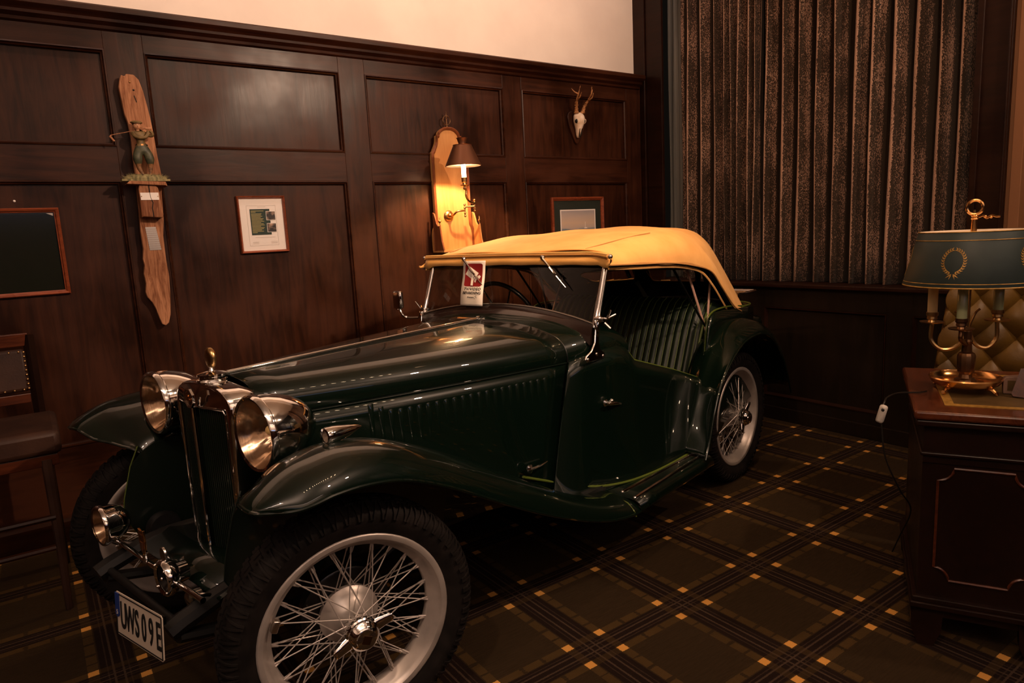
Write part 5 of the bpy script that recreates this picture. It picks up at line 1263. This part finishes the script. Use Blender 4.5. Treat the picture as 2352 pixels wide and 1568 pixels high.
for i,(x,y,z,mm_) in enumerate([(-.075,.018,.205,'candleg'),(.0,.100,.214,'candle'),(.03,-.076,.222,'candleg')]):
    am=sub('candle_arm',lp_,(x,y,z))
    inx,iny=-x,-y
    if i: MB().tube(cat([(inx,iny,-.03),(inx*.7,iny*.7,-.075),(inx*.3,iny*.3,-.085),(0,0,-.055),(0,0,-.005)],6),.0065,8).tube(cat([(inx,iny,-.03),(inx*.9,iny*.9,.0),(inx*.75,iny*.75,.03),(inx*.62,iny*.62,.04)],4),.004,6).build('scroll','brass',am)
    else: MB().tube(cat([(inx,iny,-.06),(inx*.6,iny*.6,-.05),(0,0,-.03),(0,0,-.005)],6),.0065,8).build('scroll','brassd',am)
    MB().lathe([(0,-.008),(.006,-.008),(.007,-.002),(.034,.002),(.036,.006),(.032,.006),(.012,.004),(.010,.010),(.015,.014),(.014,.022),(.0175,.026),(.0175,.036),(.014,.037),(0,.037)],28).build('drip_pan','brass' if i else 'brassd',am)
    MB().lathe([(0,.037),(.0145,.037),(.0145,.128 if i==1 else .125),(.011,.131),(.006,.128),(0,.128)],22).build('candle_tube',mm_,am)
shd=sub('lamp_shade',lp_,(0,0,0))
zb,zt,rb,rt_=.343,.512,.188,.148
MB().lathe([(rb,zb),(rb+.0015,zb+.004),(rt_+.0015,zt-.002),(rt_,zt)],72).build('shade_body','shadeg',shd)
MB().lathe([(rb-.001,zb+.001),(rt_-.001,zt-.001)],72).build('lining','cream',shd,solid=.0004,off=0)
MB().lathe([(.0,zt-.012),(.03,zt-.010),(rt_-.003,zt-.003)],60).build('top_disc','cream',shd)
for t0,t1,mm_ in ((0.0,.022,'inlayg'),(.075,.088,'inlayg'),(.84,.852,'inlayg'),(.985,1.0,'inlayg')):
    R_1=lambda t:(rb+(rt_-rb)*t+.0022); Z_1=lambda t:zb+(zt-zb)*t
    MB().lathe([(R_1(t0),Z_1(t0)),(R_1(t1),Z_1(t1))],72).build('gilt_line','inlayg',shd,solid=.0004,off=0)
def wreath(a0):
    mb=MB(); zc=zb+.082
    def P(u,v,off=.0026): # u along arc, v up
        z=zc+v; t=(z-zb)/(zt-zb); r=rb+(rt_-rb)*t+off; a=a0+u/ r
        return (r*math.cos(a),r*math.sin(a),z)
    rg=random.Random(5)
    def leaf(u,v,ang,l,w):
        c_,s_=math.cos(ang),math.sin(ang)
        pts=[(0,0),(l*.35,w),(l,0),(l*.35,-w)]
        mb.add([P(u+x*c_-y*s_,v+x*s_+y*c_) for x,y in pts],[(0,1,2,3)])
    rx,rz=.029,.036
    for s in (1,-1):
        for k in range(13):
            a=-PI/2+s*(.22+k*2.62/12); u,v=rx*math.cos(a),rz*math.sin(a); tang=a+s*PI/2
            for o_ in (.55,-.55): leaf(u,v,tang+o_*1.1,.0095,.0019)
        leaf(s*.002,-.037,-PI/2+s*.9,.020,.002); leaf(s*.002,-.037,-PI/2+s*.35,.018,.0018)
    for k in range(40):
        a=-PI/2+.15+k*(2*PI-.5)/40
    o=mb.build('gilt_wreath','inlayg',shd,smooth=False,solid=.0003,off=0); return o
for a in (PI-.27,PI+.97,PI+2.2,PI-1.52,PI-2.7): wreath(a)
MB().tube([(-.0,0,.50),(0,0,.556)],[.009,.007],12).sphere((0,0,.548),.010,12,8,(1,1,.5)).sphere((0,0,.556),.010,12,8,(1,1,.5)).tube([(0,.021*math.cos(a),.583+.022*math.sin(a)) for a in [2*PI*i/28 for i in range(28)]],.0048,8,closed=True).tube(cat([(0,-.01,.552),(0,-.024,.556),(0,-.032,.548),(0,-.044,.556),(0,-.055,.552),(0,-.066,.552)],4),[.003]*21,6).sphere((0,-.028,.553),.005).sphere((0,-.043,.551),.0045).build('ring_handle','gold',lp_)
# decanter, tag, small box, cable with switch
dcx,dcy=2.52,.705
dc=empty('whisky_decanter',(dcx,dcy,.7674),0,'glass decanter with amber liquor on the desk, cut off by the right edge','decanter')
MB().lathe([(0,.004),(.048,.004),(.056,.014),(.060,.05),(.058,.09),(.040,.125),(.018,.150),(.014,.175),(.017,.195),(.020,.20),(.018,.20),(.012,.178),(.016,.152),(.037,.124),(.055,.09),(.057,.05),(.053,.016),(.045,.008),(0,.008)],40).build('bottle','glassd',dc)
MB().lathe([(0,.009),(.045,.009),(.052,.017),(.0555,.05),(.055,.066),(0,.066)],36).build('liquor','liquor',dc)
MB().lathe([(0,.185),(.011,.185),(.012,.20),(.008,.206),(.018,.222),(.020,.236),(.010,.250),(0,.252)],24).build('stopper','glassd',dc)
tg=empty('leather_tag',(2.445,.755,.7680),0,'brown card tag leaning against the decanter on the desk','tag')
MB().prism([(-.024,.0),(.026,.004),(.030,.012),(.010,.092),(-.010,.095),(-.028,.06)],-.0015,.0015,'YZ').build('card','mahog',tg,smooth=False,rot=(0,.35,.35))
MB().lathe([(.002,-.002),(.005,-.002),(.005,.002),(.002,.002)],12,'X',(.004,.0,.05)).build('eyelet','brass',tg,rot=(0,.35,.35))
bx=empty('card_holder',(2.49,.795,.7685),.5,'small translucent pinkish card box beside the lamp base on the desk','box')
M_['pinkc']=mat('dusty_pink_card',(.20,.115,.08),.55)
MB().prism([(-.030,0),(.030,0),(.032,.045),(.026,.055),(-.02,.060),(-.030,.052)],-.012,.012,'YZ').build('case','pinkc',bx,smooth=False,bevel=.003)
MB().box((-.0135,-.02,.012),(-.012,.02,.044)).build('card_face','inlay',bx,smooth=False)
cab=empty('lamp_cable',(2.02,1.05,0),0,'dark cable with a white inline switch hanging down beside the desk','cable')
w_=Vector((2.02,1.05,0))
pts=[(2.335,.985,.7725),(2.30,.995,.773),(2.24,1.03,.776),(2.17,1.03,.774),(2.13,1.02,.765),(2.125,1.03,.74),(2.122,1.033,.72)]
MB().tube([p-w_ for p in cat(pts,5)],.0028,6).build('upper_cable','cable',cab)
# switch hangs just left of the desk corner
MB().tube([p-w_ for p in cat([(2.122,1.033,.72),(2.112,1.03,.73),(2.090,1.005,.745),(2.075,.999,.775)],5)],.0026,6).build('cable_loop','cable',cab)
MB().cbox(Vector((2.076,1.0,.745))-w_,(.018,.024,.060),Matrix.Rotation(.25,3,'X')).build('switch','plasticw',cab,bevel=.008)
MB().sphere(Vector((2.068,.993,.760))-w_,.005,8,6).build('switch_button','ink',cab)
MB().tube([p-w_ for p in cat([(2.078,1.002,.718),(2.10,.995,.6),(2.20,.995,.47),(2.32,1.01,.36),(2.50,1.12,.18),(2.66,1.22,.02)],6)],.0026,6).build('lower_cable','cable',cab)
# ---------------------------------------------------------------- tufted armchair behind the desk
ac=empty('tufted_armchair',(3.28,.896,0),DR-.08,'olive green button-tufted leather armchair standing behind the desk','armchair')
# local -x faces the desk; y to the viewer's left
def tuft(u,v,d=.165):
    # diamond lattice with buttons
    a=(u*1.2/d+v/d); b_=(u*1.2/d-v/d)
    fa=abs((a+.5)%1-.5); fb=abs((b_+.5)%1-.5)   # 0 at creases
    h=.062*(math.sin(PI*fa)*math.sin(PI*fb))**.42
    r=math.hypot(fa,fb)
    if r<.2: h-=(.2-r)*.12
    return h
rows=[]
NU,NV=150,130
for j in range(NV+1):
    v=.50+.66*j/NV; row=[]
    hw=.37+ (v-.5)*.02 
    for i in range(NU+1):
        t=-1+2*i/NU; u=t*hw*1.0
        # wrap forward at the wings
        xx=-.02-.10*abs(t)**4; 
        topc=0
        if v>1.08: topc=((v-1.08)/.08)**2*.05
        lw=.36+.25*max(0,(.85-v))*0
        px=xx-tuft(u,v)*(1-abs(t)**10)+topc+(v-.5)*.16
        row.append((px,u*(1+max(0,(1.08-v))*.38),v))
    rows.append(row)
mb=MB().grid(rows)
mb.build('tufted_back','leathero',ac,ang=180,solid=.03,off=1)
d=.165; nb=MB(); fb0=None
for ia in range(-8,20):
    for ib in range(-20,10):
        u=(ia+ib)*d/2.4; v=(ia-ib)*d/2
        if .52<v<1.12 and abs(u)<.36:
            t=u/.37; px=-.02-.10*abs(t)**4+.008+(v-.5)*.16
            if fb0 is None: fb0=MB().sphere((0,0,0),.0085,10,8,(.5,1,1)).build('button','leathero',ac); o=fb0
            else: o=copyobj(fb0,ac)
            o.location=(px-.012,u*(1+max(0,(1.08-v))*.38),v)
rows=[]
for k in range(11):
    a=PI*k/10; rows.append([(.10+.07*-math.cos(a)-.03,y,1.14+.06*math.sin(a)) for y in (-.32,-.1,.1,.32)])
MB().grid(rows).build('top_roll','leathero',ac,solid=.02)
MB().box((.07,-.31,.12),(.16,.31,1.14)).build('back_frame','leathero',ac,bevel=.03)
for s in (1,-1):
    MB().tube([(-.28,.36*s,.58),(-.10,.36*s,.60),(.08,.36*s,.64)],[.075,.075,.07],18).build('arm_roll','leathero',ac)
    MB().box((-.32,.33*s-.045,.12),(.08,.33*s+.045,.58)).build('arm_panel','leathero',ac,bevel=.02)
    for x in (-.28,.10): MB().lathe([(0,0),(.018,0),(.022,.03),(.028,.12),(0,.12)],12,'Z',(x,.30*s,0)).build('leg','mahogd',ac)
MB().box((-.32,-.28,.28),(.02,.28,.44)).build('seat_cushion','leathero',ac,bevel=.04)
# ================================================================ room lamps (out of frame, mirrored in the paint)
cl=empty('ceiling_lamp',(1.35,.62,2.95),.35,'long ceiling lamp with two rows of glowing bulbs, mirrored in the car wings','ceiling lamp')
MB().box((-.55,-.05,.0),(.55,.05,.03)).build('body','brassd',cl,smooth=False,bevel=.005)
MB().tube([(-.4,0,.03),(-.4,0,.64)],.005,6).tube([(.4,0,.03),(.4,0,.64)],.005,6).build('suspension','brassd',cl)
fb0=None
for k in range(14):
    for y in (-.032,.032):
        if fb0 is None: fb0=MB().sphere((0,0,0),.012,10,8).build('light_bulb','bulb',cl); o=fb0
        else: o=copyobj(fb0,cl)
        o.location=(-.52+k*.08,y,-.012)
